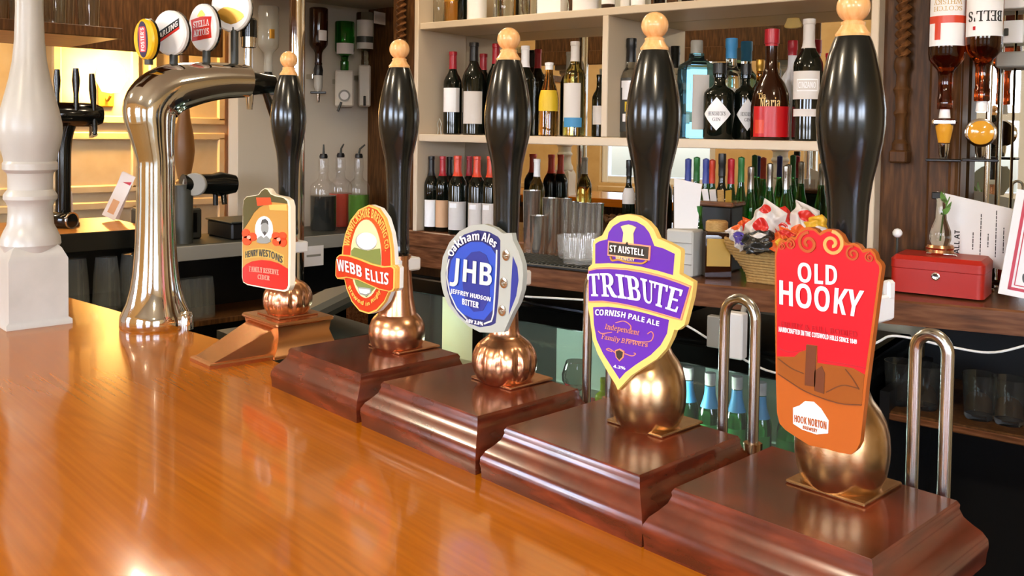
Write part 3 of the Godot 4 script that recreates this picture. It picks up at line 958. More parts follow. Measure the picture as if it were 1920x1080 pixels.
# ---------------------------------------------------------------- pump clips
func clip_cider(o: Node3D) -> void:
	mat("clip cream", "efe2c4", 0.3)
	mat("cider tan", "b98a3e", 0.35)
	mat("cider olive", "4f4a24", 0.35)
	mat("cider red", "c01e18", 0.3)
	mat("cider straw", "d9b45c", 0.35)
	mat("cider orange", "e8491f", 0.35)
	mat("cider pink", "f0a08a", 0.4)
	mat("portrait grey", "8a8f8a", 0.5)
	mat("portrait dark", "3d3f3c", 0.5)
	mat("name band", "c2a24e", 0.4)
	var outline := pv([-0.0709, 0.1513, -0.0696, 0.1856, -0.069, 0.2113, -0.0658, 0.2251, -0.0569, 0.2307, -0.0184, 0.2361, -0.0098, 0.2428, 0.002, 0.2472, 0.012, 0.2465, 0.022, 0.2397, 0.0351, 0.2381, 0.0607, 0.2373, 0.0732, 0.2334, 0.078, 0.225, 0.0791, 0.1668, 0.0781, 0.1097, 0.0728, 0.1027, 0.0619, 0.0984, 0.0098, 0.0956, -0.0525, 0.093, -0.0669, 0.0953, -0.0713, 0.1033])
	var c := board(o, outline, mat("clip cream"), 0.008)
	sheet(c, pv([-0.0694, 0.1515, -0.0681, 0.1858, -0.0676, 0.2114, -0.064, 0.2249, -0.0555, 0.2298, -0.0163, 0.2356, -0.0075, 0.2421, 0.002, 0.2459, 0.01, 0.2451, 0.0193, 0.2388, 0.0338, 0.2368, 0.0575, 0.236, 0.0676, 0.2322, 0.0715, 0.2246, 0.0726, 0.1661, 0.0718, 0.1089, 0.0675, 0.1035, 0.0587, 0.1007, 0.0098, 0.0976, -0.0525, 0.0949, -0.0655, 0.0969, -0.0691, 0.1036]), mat("cider tan"), 1)
	sheet(c, pv([-0.0674, 0.1773, -0.0676, 0.2114, -0.064, 0.2249, -0.0555, 0.2298, -0.0163, 0.2356, -0.0075, 0.2421, 0.002, 0.2459, 0.01, 0.2451, 0.0193, 0.2388, 0.0338, 0.2368, 0.0575, 0.236, 0.0676, 0.2322, 0.0702, 0.2284, 0.0188, 0.2274, -0.0148, 0.2168, -0.032, 0.2072, -0.046, 0.1944]), mat("cider olive"), 2)
	sheet(c, pv([-0.0235, 0.2312, 0.0204, 0.234, 0.0237, 0.2236, -0.02, 0.219]), mat("cider orange"), 3, "panel")
	sheet(c, pv([0.0155, 0.2231, 0.0686, 0.2272, 0.0696, 0.2181, 0.0189, 0.2152]), mat("cider straw"), 3)
	sheet(c, pv([0.028, 0.1867, 0.0267, 0.1803, 0.0229, 0.1743, 0.017, 0.1692, 0.0094, 0.1655, 0.0009, 0.1637, -0.0077, 0.1638, -0.0155, 0.166, -0.0218, 0.17, -0.0259, 0.1754, -0.0273, 0.1817, -0.026, 0.1883, -0.022, 0.1944, -0.0158, 0.1995, -0.008, 0.2031, 0.0006, 0.2048, 0.0091, 0.2045, 0.0167, 0.2022, 0.0227, 0.1982, 0.0266, 0.1928]), mat("paper"), 3, "portrait_oval")
	sheet(c, pv([-0.0213, 0.1631, -0.0179, 0.1701, -0.0077, 0.1744, 0.0008, 0.1719, 0.0092, 0.176, 0.0175, 0.1727, 0.0219, 0.1682, 0.0093, 0.1642, -0.0076, 0.1625]), mat("portrait grey"), 4, "portrait_bust")
	sheet(c, pv([0.0154, 0.188, 0.0149, 0.185, 0.0133, 0.1822, 0.0108, 0.1799, 0.0077, 0.1783, 0.0042, 0.1775, 0.0006, 0.1776, -0.0026, 0.1787, -0.0052, 0.1806, -0.0068, 0.1831, -0.0074, 0.186, -0.0069, 0.189, -0.0052, 0.1918, -0.0027, 0.1941, 0.0005, 0.1958, 0.004, 0.1965, 0.0075, 0.1963, 0.0107, 0.1953, 0.0132, 0.1934, 0.0149, 0.1909]), mat("portrait grey"), 4, "portrait_face")
	sheet(c, pv([-0.0078, 0.1909, -0.0038, 0.1987, 0.0057, 0.2011, 0.013, 0.1984, 0.0151, 0.1929, 0.009, 0.1956, -0.001, 0.1941]), mat("portrait dark"), 5, "portrait_hair")
	sheet(c, pv([-0.0016, 0.1799, 0.0041, 0.1821, 0.0098, 0.1806, 0.0045, 0.1755]), mat("portrait dark"), 5, "portrait_beard")
	for f in [pv([-0.0437, 0.1744, -0.0454, 0.1705, -0.0501, 0.1673, -0.0565, 0.1657, -0.063, 0.1661, -0.0678, 0.1684, -0.0695, 0.172, -0.0678, 0.1759, -0.063, 0.1791, -0.0566, 0.1806, -0.0502, 0.1802, -0.0455, 0.1779]), pv([-0.0207, 0.1715, -0.0226, 0.168, -0.0279, 0.165, -0.0352, 0.1634, -0.0426, 0.1636, -0.0481, 0.1655, -0.0501, 0.1687, -0.0481, 0.1723, -0.0427, 0.1752, -0.0353, 0.1768, -0.028, 0.1766, -0.0226, 0.1747]), pv([-0.038, 0.164, -0.04, 0.1601, -0.0454, 0.1568, -0.0529, 0.1551, -0.0604, 0.1553, -0.0659, 0.1575, -0.068, 0.161, -0.066, 0.165, -0.0605, 0.1683, -0.053, 0.17, -0.0455, 0.1697, -0.04, 0.1675]), pv([0.0488, 0.1797, 0.0472, 0.1768, 0.043, 0.1744, 0.0372, 0.1731, 0.0313, 0.1733, 0.027, 0.1749, 0.0254, 0.1775, 0.027, 0.1804, 0.0313, 0.1828, 0.0371, 0.1841, 0.0429, 0.1839, 0.0472, 0.1823]), pv([0.0684, 0.1808, 0.0668, 0.1775, 0.0625, 0.1747, 0.0565, 0.1733, 0.0504, 0.1735, 0.0459, 0.1754, 0.0443, 0.1785, 0.0459, 0.1819, 0.0503, 0.1846, 0.0564, 0.186, 0.0624, 0.1857, 0.0668, 0.1838]), pv([0.0539, 0.1714, 0.0522, 0.168, 0.0473, 0.1652, 0.0405, 0.1636, 0.0337, 0.1638, 0.0287, 0.1657, 0.0268, 0.1687, 0.0286, 0.1721, 0.0336, 0.175, 0.0404, 0.1765, 0.0472, 0.1763, 0.0521, 0.1744]), pv([0.0694, 0.1722, 0.0679, 0.1685, 0.0638, 0.1655, 0.0581, 0.164, 0.0524, 0.1644, 0.0482, 0.1665, 0.0466, 0.1699, 0.0481, 0.1736, 0.0523, 0.1765, 0.058, 0.178, 0.0637, 0.1776, 0.0679, 0.1755])]:
		sheet(c, f, mat("cider orange"), 4, "flower")
	for f in [pv([-0.0395, 0.1689, -0.0407, 0.167, -0.0438, 0.1656, -0.0478, 0.1652, -0.051, 0.166, -0.0522, 0.1677, -0.051, 0.1696, -0.0478, 0.171, -0.0439, 0.1713, -0.0407, 0.1705]), pv([0.0526, 0.1745, 0.0516, 0.1727, 0.0487, 0.1714, 0.0451, 0.171, 0.0422, 0.1718, 0.0411, 0.1734, 0.0422, 0.1752, 0.0451, 0.1765, 0.0486, 0.1768, 0.0515, 0.1761])]:
		sheet(c, f, mat("cider pink"), 5, "flower_centre")
	sheet(c, pv([-0.0617, 0.1319, -0.0618, 0.1455, -0.0387, 0.1513, -0.0075, 0.1559, 0.0259, 0.1573, 0.0614, 0.1522, 0.0615, 0.1387, 0.026, 0.1426, -0.0074, 0.1417, -0.0386, 0.137]), mat("name band"), 2, "name_band")
	words(c, "HENRY WESTONS", "bold", pv([-0.0581, 0.1348, -0.0316, 0.1403, -0.0074, 0.143, 0.0227, 0.1439, 0.0568, 0.1397]), pv([-0.0582, 0.145, -0.0316, 0.1504, -0.0075, 0.1537, 0.0226, 0.1545, 0.0583, 0.15]), mat("portrait dark"), 3)
	sheet(c, pv([-0.0685, 0.1174, -0.0563, 0.1253, -0.0385, 0.1315, -0.0074, 0.1377, 0.0194, 0.1394, 0.0456, 0.1384, 0.0723, 0.1336, 0.0718, 0.1089, 0.0675, 0.1035, 0.0587, 0.1007, 0.0098, 0.0976, -0.0525, 0.0949, -0.0655, 0.0969, -0.0684, 0.1037]), mat("cider red"), 2)
	words(c, "FAMILY RESERVE", "serif bold", pv([-0.0455, 0.1154, 0.0012, 0.1189, 0.0464, 0.1213]), pv([-0.0463, 0.1235, 0.0012, 0.1266, 0.0469, 0.1289]), mat("cider pink"), 3)
	words(c, "CIDER", "serif bold", pv([-0.0175, 0.1074, 0.019, 0.1096]), pv([-0.0175, 0.1144, 0.0196, 0.1166]), mat("cider pink"), 3)


func clip_rugby(o: Node3D) -> void:
	mat("rugby orange", "cc4c14", 0.3)
	mat("rugby red", "bc3210", 0.3)
	mat("rugby yellow", "f0b455", 0.3)
	mat("rugby cream", "d8cc9a", 0.4)
	mat("grass", "6f7a34", 0.6)
	mat("clip backing", "e9e4d8", 0.35)
	mat("badge grey", "8d8f86", 0.4)
	var shape := pv([-0.0824, 0.1399, -0.0815, 0.16, -0.0793, 0.1657, -0.0705, 0.1708, -0.0689, 0.1813, -0.0636, 0.1971, -0.0503, 0.2179, -0.0318, 0.2328, -0.0084, 0.2409, 0.0118, 0.2377, 0.0269, 0.2263, 0.0369, 0.2086, 0.042, 0.1899, 0.0442, 0.1695, 0.0495, 0.1697, 0.0543, 0.1669, 0.0537, 0.1416, 0.05, 0.1374, 0.0428, 0.1355, 0.0367, 0.1343, 0.0284, 0.1208, 0.0112, 0.1066, -0.0066, 0.0999, -0.0274, 0.1003, -0.0462, 0.1098, -0.0586, 0.1247, -0.0643, 0.1373, -0.0768, 0.136])
	var c := board(o, shape, mat("rugby yellow"), 0.004)
	part("backing", mb().slab(shape, -0.0095, -0.004).mesh(), mat("clip backing"), c, Vector3(0.0005, 0, 0))
	sheet(c, pv([-0.0666, 0.1739, -0.0656, 0.1817, -0.0609, 0.1973, -0.0476, 0.2174, -0.0302, 0.2311, -0.0084, 0.2389, 0.0104, 0.2359, 0.0244, 0.2251, 0.034, 0.2079, 0.0391, 0.1896, 0.0403, 0.1698, 0.0355, 0.1348, 0.0269, 0.122, 0.0101, 0.1085, -0.0066, 0.1021, -0.0264, 0.1026, -0.0441, 0.1113, -0.0556, 0.1251, -0.0624, 0.1379, -0.0664, 0.1557]), mat("rugby orange"), 1)
	sheet(c, pv([-0.0666, 0.1709, -0.0662, 0.1816, -0.0498, 0.1833, -0.0484, 0.1774, -0.0482, 0.1578, -0.0331, 0.1312, -0.0094, 0.1211, 0.0133, 0.1361, 0.0216, 0.1661, 0.0213, 0.1848, 0.0391, 0.191, 0.0403, 0.1698, 0.0355, 0.1348, 0.0269, 0.122, 0.0101, 0.1085, -0.0066, 0.1021, -0.0264, 0.1026, -0.0441, 0.1113, -0.0556, 0.1251, -0.0624, 0.1379, -0.0664, 0.1557]), mat("rugby red"), 2)
	sheet(c, pv([0.0217, 0.1748, 0.0213, 0.1661, 0.0199, 0.1575, 0.0175, 0.1493, 0.0142, 0.1417, 0.0101, 0.135, 0.0053, 0.1293, -0.0001, 0.1248, -0.0059, 0.1217, -0.012, 0.12, -0.0181, 0.1199, -0.0241, 0.1214, -0.0298, 0.1244, -0.035, 0.1288, -0.0396, 0.1346, -0.0433, 0.1415, -0.0461, 0.1493, -0.0479, 0.1579, -0.0485, 0.1668, -0.0481, 0.1759, -0.0466, 0.1848, -0.044, 0.1933, -0.0404, 0.201, -0.036, 0.2078, -0.031, 0.2133, -0.0254, 0.2176, -0.0194, 0.2204, -0.0133, 0.2216, -0.0073, 0.2214, -0.0014, 0.2196, 0.0041, 0.2163, 0.0091, 0.2118, 0.0133, 0.206, 0.0168, 0.1992, 0.0194, 0.1916, 0.0211, 0.1834]), mat("rugby cream"), 3)
	sheet(c, pv([-0.0465, 0.1776, -0.0391, 0.1829, -0.0232, 0.1823, -0.0077, 0.1818, 0.0076, 0.1856, 0.019, 0.1875, 0.0212, 0.1747, 0.0204, 0.1631, 0.0107, 0.1372, -0.0107, 0.121, -0.0345, 0.134, -0.0462, 0.1551]), mat("grass"), 4, "grass_print")
	sheet(c, pv([0.011, 0.1924, 0.0095, 0.1899, 0.0068, 0.1875, 0.0033, 0.1855, -0.0011, 0.1838, -0.0059, 0.1825, -0.0111, 0.1819, -0.0164, 0.1818, -0.0214, 0.1822, -0.026, 0.1833, -0.0299, 0.1848, -0.0329, 0.1869, -0.0348, 0.1892, -0.0355, 0.1918, -0.035, 0.1944, -0.0334, 0.197, -0.0306, 0.1994, -0.0269, 0.2015, -0.0224, 0.2032, -0.0174, 0.2043, -0.0122, 0.2049, -0.007, 0.205, -0.002, 0.2044, 0.0024, 0.2033, 0.0062, 0.2018, 0.009, 0.1998, 0.0108, 0.1975, 0.0115, 0.195]), mat("badge grey"), 5, "ball_shadow")
	sheet(c, pv([0.0118, 0.1932, 0.0103, 0.1908, 0.0078, 0.1886, 0.0044, 0.1866, 0.0003, 0.185, -0.0044, 0.1839, -0.0093, 0.1832, -0.0143, 0.1831, -0.0192, 0.1836, -0.0235, 0.1846, -0.0273, 0.1861, -0.0301, 0.188, -0.0319, 0.1902, -0.0326, 0.1926, -0.0322, 0.1951, -0.0306, 0.1976, -0.0279, 0.1999, -0.0244, 0.2018, -0.0202, 0.2034, -0.0154, 0.2045, -0.0104, 0.2051, -0.0054, 0.2051, -0.0007, 0.2046, 0.0036, 0.2036, 0.0071, 0.2021, 0.0098, 0.2002, 0.0116, 0.198, 0.0122, 0.1956]), mat("paper"), 6, "ball")
	for k in 14:
		var x: float = k * 0.0048 - 0.046
		sheet(c, pv([x - 0.002, 0.150 - k * 0.0004, x + 0.002, 0.150 - k * 0.0004, x + 0.0005, 0.163 + 0.002 * sin(k * 2.1) - k * 0.0006]), mat("grass"), 7, "grass_blade")
	var band := pv([-0.0819, 0.14, -0.0812, 0.1601, -0.0788, 0.1659, -0.0716, 0.1701, -0.0497, 0.1715, -0.023, 0.1697, 0.0028, 0.1668, 0.0277, 0.1661, 0.0471, 0.1691, 0.0533, 0.1665, 0.053, 0.1415, 0.0495, 0.1376, 0.0428, 0.1358, 0.0208, 0.1353, -0.0019, 0.1381, -0.0279, 0.1413, -0.0547, 0.141, -0.0768, 0.1365])
	part("banner_edge", mb().slab(band, 0.0, 0.0034, 0.0006).mesh(), mat("rugby yellow"), c)
	sheet(c, pv([-0.0791, 0.1413, -0.0784, 0.1601, -0.0765, 0.1649, -0.071, 0.1686, -0.0497, 0.17, -0.023, 0.1679, 0.0028, 0.165, 0.0277, 0.1645, 0.0462, 0.1673, 0.0507, 0.1653, 0.0504, 0.1417, 0.0475, 0.1388, 0.0427, 0.1374, 0.0217, 0.1372, -0.0009, 0.14, -0.0269, 0.1432, -0.0537, 0.1428, -0.0757, 0.1386]), mat("rugby red"), 10, "banner")
	words(c, "WEBB ELLIS", "bold", pv([-0.0736, 0.1484, -0.0467, 0.149, -0.0149, 0.1464, 0.0156, 0.1442, 0.0422, 0.1446]), pv([-0.076, 0.1637, -0.0496, 0.1637, -0.0164, 0.1607, 0.0129, 0.1585, 0.0429, 0.1598]), mat("paper"), 12)
	words(c, "WARWICKSHIRE BREWING CO.", "bold", pv([-0.0509, 0.1832, -0.0468, 0.1986, -0.0355, 0.2131, -0.0206, 0.2221, -0.007, 0.2251, 0.0075, 0.2226, 0.0197, 0.2135, 0.0277, 0.1999, 0.0304, 0.1851]), pv([-0.0635, 0.1834, -0.0587, 0.2013, -0.0449, 0.2191, -0.0265, 0.2314, -0.0071, 0.2366, 0.0119, 0.2334, 0.0274, 0.2211, 0.036, 0.2042, 0.0386, 0.1874]), mat("rugby yellow"), 4)
	words(c, "Brewed in Rugby", "bold", pv([-0.0546, 0.1268, -0.0382, 0.1132, -0.0105, 0.1084, 0.011, 0.1197, 0.0228, 0.1316]), pv([-0.0478, 0.1322, -0.0324, 0.1201, -0.0106, 0.1154, 0.0071, 0.125, 0.017, 0.1366]), mat("rugby yellow"), 4)
	sheet(c, pv([-0.0305, 0.1323, -0.0006, 0.1342, 0.0012, 0.1285, -0.0107, 0.1227, -0.0251, 0.1234]), mat("badge grey"), 5, "badge")
	sheet(c, pv([-0.0273, 0.1305, -0.0024, 0.1322, -0.0018, 0.1287, -0.0108, 0.1254, -0.0238, 0.1253]), mat("paper"), 6, "badge")


func clip_blue(o: Node3D) -> void:
	mat("clip grey", "a3a69b", 0.35)
	mat("blue dark", "1e2360", 0.3)
	mat("blue bright", "2849ac", 0.3)
	mat("blue mid", "242f80", 0.3)
	mat("pale grey", "cfd0c6", 0.35)
	var c := board(o, pv([-0.0682, 0.1711, -0.0649, 0.1902, -0.0531, 0.2086, -0.035, 0.2235, -0.0133, 0.2325, 0.0078, 0.2351, 0.0247, 0.2326, 0.0376, 0.2276, 0.052, 0.2291, 0.0539, 0.2218, 0.0629, 0.2105, 0.0692, 0.1979, 0.0703, 0.186, 0.0689, 0.1713, 0.0631, 0.1559, 0.0554, 0.1449, 0.0467, 0.13, 0.0415, 0.1205, 0.025, 0.117, 0.0024, 0.1137, -0.0171, 0.1168, -0.0373, 0.1252, -0.054, 0.1358, -0.0636, 0.149, -0.068, 0.1618]), mat("clip grey"), 0.006)
	var field := pv([-0.0588, 0.1723, -0.0549, 0.1913, -0.0449, 0.2068, -0.0269, 0.2203, -0.0035, 0.2276, 0.0155, 0.2274, 0.0304, 0.2232, 0.0341, 0.2198, 0.0343, 0.1938, 0.032, 0.1562, 0.0282, 0.1282, 0.0212, 0.1245, 0.0023, 0.1194, -0.0172, 0.1207, -0.0333, 0.1272, -0.0478, 0.1381, -0.0564, 0.154])
	sheet(c, field, mat("blue dark"), 1)
	sheet(c, pv([-0.0533, 0.1703, -0.0487, 0.188, -0.0347, 0.204, -0.0149, 0.2131, 0.0044, 0.215, 0.0195, 0.2109, 0.028, 0.203, 0.0282, 0.1931, 0.0262, 0.1554, 0.0236, 0.1425, 0.0098, 0.1289, -0.0095, 0.1271, -0.0293, 0.1304, -0.0458, 0.1423, -0.0523, 0.1572]), mat("blue bright"), 2)
	sheet(c, pv([-0.0282, 0.1787, -0.0244, 0.1921, -0.0128, 0.2018, 0.0007, 0.2045, 0.0122, 0.2013, 0.018, 0.1919, 0.0187, 0.1543, 0.0077, 0.1387, -0.0077, 0.1351, -0.0216, 0.1433, -0.0269, 0.1607]), mat("blue mid"), 3)
	sheet(c, pv([0.0542, 0.2047, 0.0615, 0.1934, 0.0635, 0.1802, 0.0603, 0.1628, 0.0492, 0.1409, 0.0512, 0.159, 0.0528, 0.1838]), mat("blue mid"), 1)
	part("keyline", ribbon(Array(pv([-0.0522, 0.1896, -0.0557, 0.1793, -0.056, 0.1673, -0.0501, 0.1496, -0.0375, 0.1344, -0.0203, 0.1253])), 0.0016, 0.0, 0.0012).mesh(), mat("pale grey"), c)
	part("keyline", ribbon(Array(pv([0.0292, 0.2088, 0.0284, 0.1807, 0.025, 0.1377, 0.022, 0.1297, 0.0098, 0.1245])), 0.0018, 0.0, 0.0012).mesh(), mat("pale grey"), c)
	words(c, "Oakham Ales", "bold", pv([-0.0446, 0.1931, -0.0357, 0.2036, -0.0189, 0.2127, -0.0014, 0.2166, 0.0138, 0.2159, 0.027, 0.2107]), pv([-0.0554, 0.1952, -0.0449, 0.2101, -0.023, 0.2217, -0.0016, 0.2267, 0.0174, 0.2257, 0.0327, 0.2191]), mat("paper"), 5)
	words(c, "JHB", "bold", pv([-0.049, 0.1593, -0.012, 0.1599, 0.0231, 0.1612]), pv([-0.0446, 0.1924, -0.0107, 0.1926, 0.0236, 0.1928]), mat("pale grey"), 6)
	words(c, "JEFFREY HUDSON", "bold", pv([-0.048, 0.1496, 0.0216, 0.15]), pv([-0.0473, 0.1563, 0.0221, 0.156]), mat("paper"), 6)
	words(c, "BITTER", "bold", pv([-0.0259, 0.1411, 0.0019, 0.1409]), pv([-0.026, 0.1478, 0.0025, 0.1476]), mat("paper"), 6)
	words(c, "ABV 3.8%", "bold", pv([-0.0196, 0.1218, 0.0099, 0.1226]), pv([-0.0193, 0.126, 0.0102, 0.1267]), mat("paper"), 6)
	for p in [pv([0.0438, 0.2045]), pv([0.0408, 0.1742]), pv([0.0387, 0.1436])]:
		part("rivet", mb(Vector3(p[0].x, p[0].y, 0), Vector3(PI / 2, 0, 0)).lathe(lp([0.0062, 0, 0.0058, 0.0012, 0.0036, 0.0016, 0.0034, 0.0004, 0.0018, 0.0004, 0.0, 0.0024]), 18).mesh(), mat("steel"), c)


func clip_purple(o: Node3D) -> void:
	mat("clip yellow", "e2be66", 0.3)
	mat("purple", "58209a", 0.28)
	mat("purple line", "e0916a", 0.35)
	mat("script orange", "d98a5c", 0.4)
	mat("box dark", "2c2418", 0.35)
	mat("tower gold", "e0c888", 0.4)
	var c := board(o, pv([-0.037, 0.2344, -0.0277, 0.2389, -0.0241, 0.2449, -0.0187, 0.2529, -0.0097, 0.2589, 0.0025, 0.2618, 0.0157, 0.2611, 0.0265, 0.2567, 0.0341, 0.2506, 0.039, 0.2426, 0.0509, 0.2396, 0.0641, 0.2352, 0.0654, 0.2329, 0.0642, 0.213, 0.0794, 0.2076, 0.0792, 0.2035, 0.0778, 0.1936, 0.0707, 0.1677, 0.0639, 0.1621, 0.0599, 0.1618, 0.057, 0.1538, 0.0512, 0.1427, 0.0411, 0.1316, 0.0276, 0.1221, 0.0115, 0.1102, -0.0004, 0.0972, -0.0048, 0.0927, -0.0078, 0.0974, -0.0166, 0.1061, -0.031, 0.1229, -0.0378, 0.1352, -0.0419, 0.1571, -0.0448, 0.1668, -0.0456, 0.1894, -0.0447, 0.2057, -0.04, 0.2094, -0.0393, 0.2306]), mat("clip yellow"), 0.006)
	sheet(c, pv([-0.0363, 0.2296, -0.0311, 0.2328, -0.0209, 0.2358, -0.0196, 0.2423, -0.0141, 0.2489, -0.0051, 0.254, 0.0049, 0.2562, 0.0147, 0.2555, 0.0234, 0.2522, 0.0294, 0.2468, 0.0338, 0.2387, 0.0355, 0.2351, 0.0459, 0.2339, 0.0587, 0.2303, 0.0572, 0.2109, 0.0412, 0.2127, 0.02, 0.2142, -0.002, 0.2142, -0.019, 0.2128, -0.0359, 0.2104]), mat("purple"), 1)
	var band := pv([-0.0441, 0.2031, -0.0328, 0.207, -0.0166, 0.2093, 0.0037, 0.2107, 0.0255, 0.2106, 0.0465, 0.209, 0.0658, 0.2062, 0.0777, 0.2037, 0.0681, 0.1717, 0.0556, 0.1723, 0.0369, 0.1738, 0.0155, 0.1751, -0.0067, 0.1754, -0.0239, 0.1746, -0.043, 0.1716])
	part("banner_edge", mb().slab(band, 0.0, 0.0020, 0.0005).mesh(), mat("purple line"), c)
	sheet(c, pv([-0.0427, 0.2022, -0.0328, 0.2054, -0.0166, 0.2077, 0.0037, 0.2091, 0.0255, 0.209, 0.0465, 0.2075, 0.0654, 0.2047, 0.0764, 0.2025, 0.0672, 0.1732, 0.0555, 0.1741, 0.0369, 0.1755, 0.0155, 0.1769, -0.0067, 0.177, -0.0239, 0.1761, -0.0418, 0.1732]), mat("purple"), 6, "banner")
	sheet(c, pv([-0.0377, 0.1674, -0.018, 0.1708, 0.0046, 0.1721, 0.0264, 0.1716, 0.0538, 0.1697, 0.0519, 0.157, 0.0449, 0.1449, 0.0337, 0.1337, 0.0168, 0.1216, 0.0038, 0.1112, -0.0028, 0.1037, -0.0133, 0.1139, -0.0239, 0.1242, -0.0324, 0.1361, -0.0363, 0.1507]), mat("purple"), 1)
	words(c, "TRIBUTE", "serif bold", pv([-0.0412, 0.1782, -0.0125, 0.1814, 0.0208, 0.1824, 0.041, 0.1811, 0.0641, 0.1786]), pv([-0.0434, 0.1996, -0.0153, 0.2038, 0.017, 0.2044, 0.0425, 0.2026, 0.0715, 0.1994]), mat("paper"), 8)
	words(c, "CORNISH PALE ALE", "bold", pv([-0.0339, 0.1601, -0.0087, 0.1631, 0.018, 0.1632, 0.0433, 0.1623]), pv([-0.0341, 0.1662, -0.0077, 0.1687, 0.0189, 0.1683, 0.0438, 0.1669]), mat("paper"), 3)
	words(c, "Independent", "serif", pv([-0.0219, 0.1473, -0.0004, 0.148, 0.0196, 0.1484]), pv([-0.02, 0.1543, 0.0011, 0.1548, 0.0216, 0.1548]), mat("script orange"), 3)
	words(c, "Family Brewers", "serif", pv([-0.0263, 0.1372, -0.0002, 0.1379, 0.0302, 0.1392]), pv([-0.0244, 0.1434, 0.0019, 0.144, 0.0317, 0.1455]), mat("script orange"), 3)
	for w in [pv([-0.0303, 0.145, -0.0255, 0.1436, -0.0129, 0.1471]), pv([-0.0085, 0.1569, 0.0015, 0.1601, 0.0094, 0.1575, 0.0105, 0.1533]), pv([0.0052, 0.1437, 0.0206, 0.1439, 0.0334, 0.1466, 0.0369, 0.1528, 0.0342, 0.1557, 0.03, 0.1528]), pv([-0.0085, 0.1281, -0.016, 0.1306, -0.0194, 0.1291, -0.0125, 0.1282]), pv([0.0033, 0.1294, 0.0122, 0.1289, 0.0165, 0.1315, 0.0143, 0.1322])]:
		part("flourish", ribbon(smooth(Array(w), 14), 0.0007, 0.0, 0.001).mesh(), mat("script orange"), c)
	sheet(c, pv([-0.0085, 0.1303, -0.0029, 0.1331, 0.0031, 0.1316, 0.0023, 0.1257, -0.0026, 0.1208, -0.0072, 0.1239]), mat("script orange"), 3, "emblem")
	sheet(c, pv([-0.007, 0.1297, -0.0029, 0.1318, 0.0015, 0.1305, 0.001, 0.126, -0.0027, 0.1223, -0.006, 0.1247]), mat("box dark"), 4, "emblem")
	words(c, "4.2%", "bold", pv([-0.0098, 0.1135, 0.0048, 0.1144]), pv([-0.0097, 0.1164, 0.005, 0.1172]), mat("paper"), 3)
	sheet(c, pv([-0.0039, 0.2496, 0.0005, 0.2512, 0.0049, 0.2523, 0.0094, 0.2518, 0.0144, 0.2504, 0.0122, 0.2465, 0.0111, 0.2442, 0.012, 0.2336, -0.0018, 0.2333, -0.0006, 0.244, -0.0022, 0.2469]), mat("tower gold"), 3, "tower")
	sheet(c, pv([-0.019, 0.2346, 0.0321, 0.2349, 0.0312, 0.2212, -0.0195, 0.2202]), mat("purple line"), 4, "name_box")
	sheet(c, pv([-0.0174, 0.2333, 0.0305, 0.2336, 0.0297, 0.2224, -0.0178, 0.2216]), mat("box dark"), 5, "name_box")
	sheet(c, pv([0.0023, 0.2328, 0.0044, 0.2358, 0.0067, 0.233]), mat("box dark"), 5, "tower_door")
	words(c, "ST AUSTELL", "bold", pv([-0.0156, 0.2244, 0.0056, 0.2249, 0.0258, 0.225]), pv([-0.0155, 0.231, 0.0054, 0.2314, 0.0265, 0.2309]), mat("paper"), 7)
	words(c, "BREWERY", "bold", pv([-0.0077, 0.2187, 0.0035, 0.2184, 0.0149, 0.2187]), pv([-0.0078, 0.2217, 0.0034, 0.2219, 0.0151, 0.2216]), mat("tower gold"), 7)
	part("flourish", ribbon(smooth(Array(pv([-0.0157, 0.2198, -0.0133, 0.2161, -0.0054, 0.2178, 0.0036, 0.2167, 0.0145, 0.2171, 0.0232, 0.2177, 0.0284, 0.2206])), 16), 0.0016, 0.0, 0.0022).mesh(), mat("gold"), c)


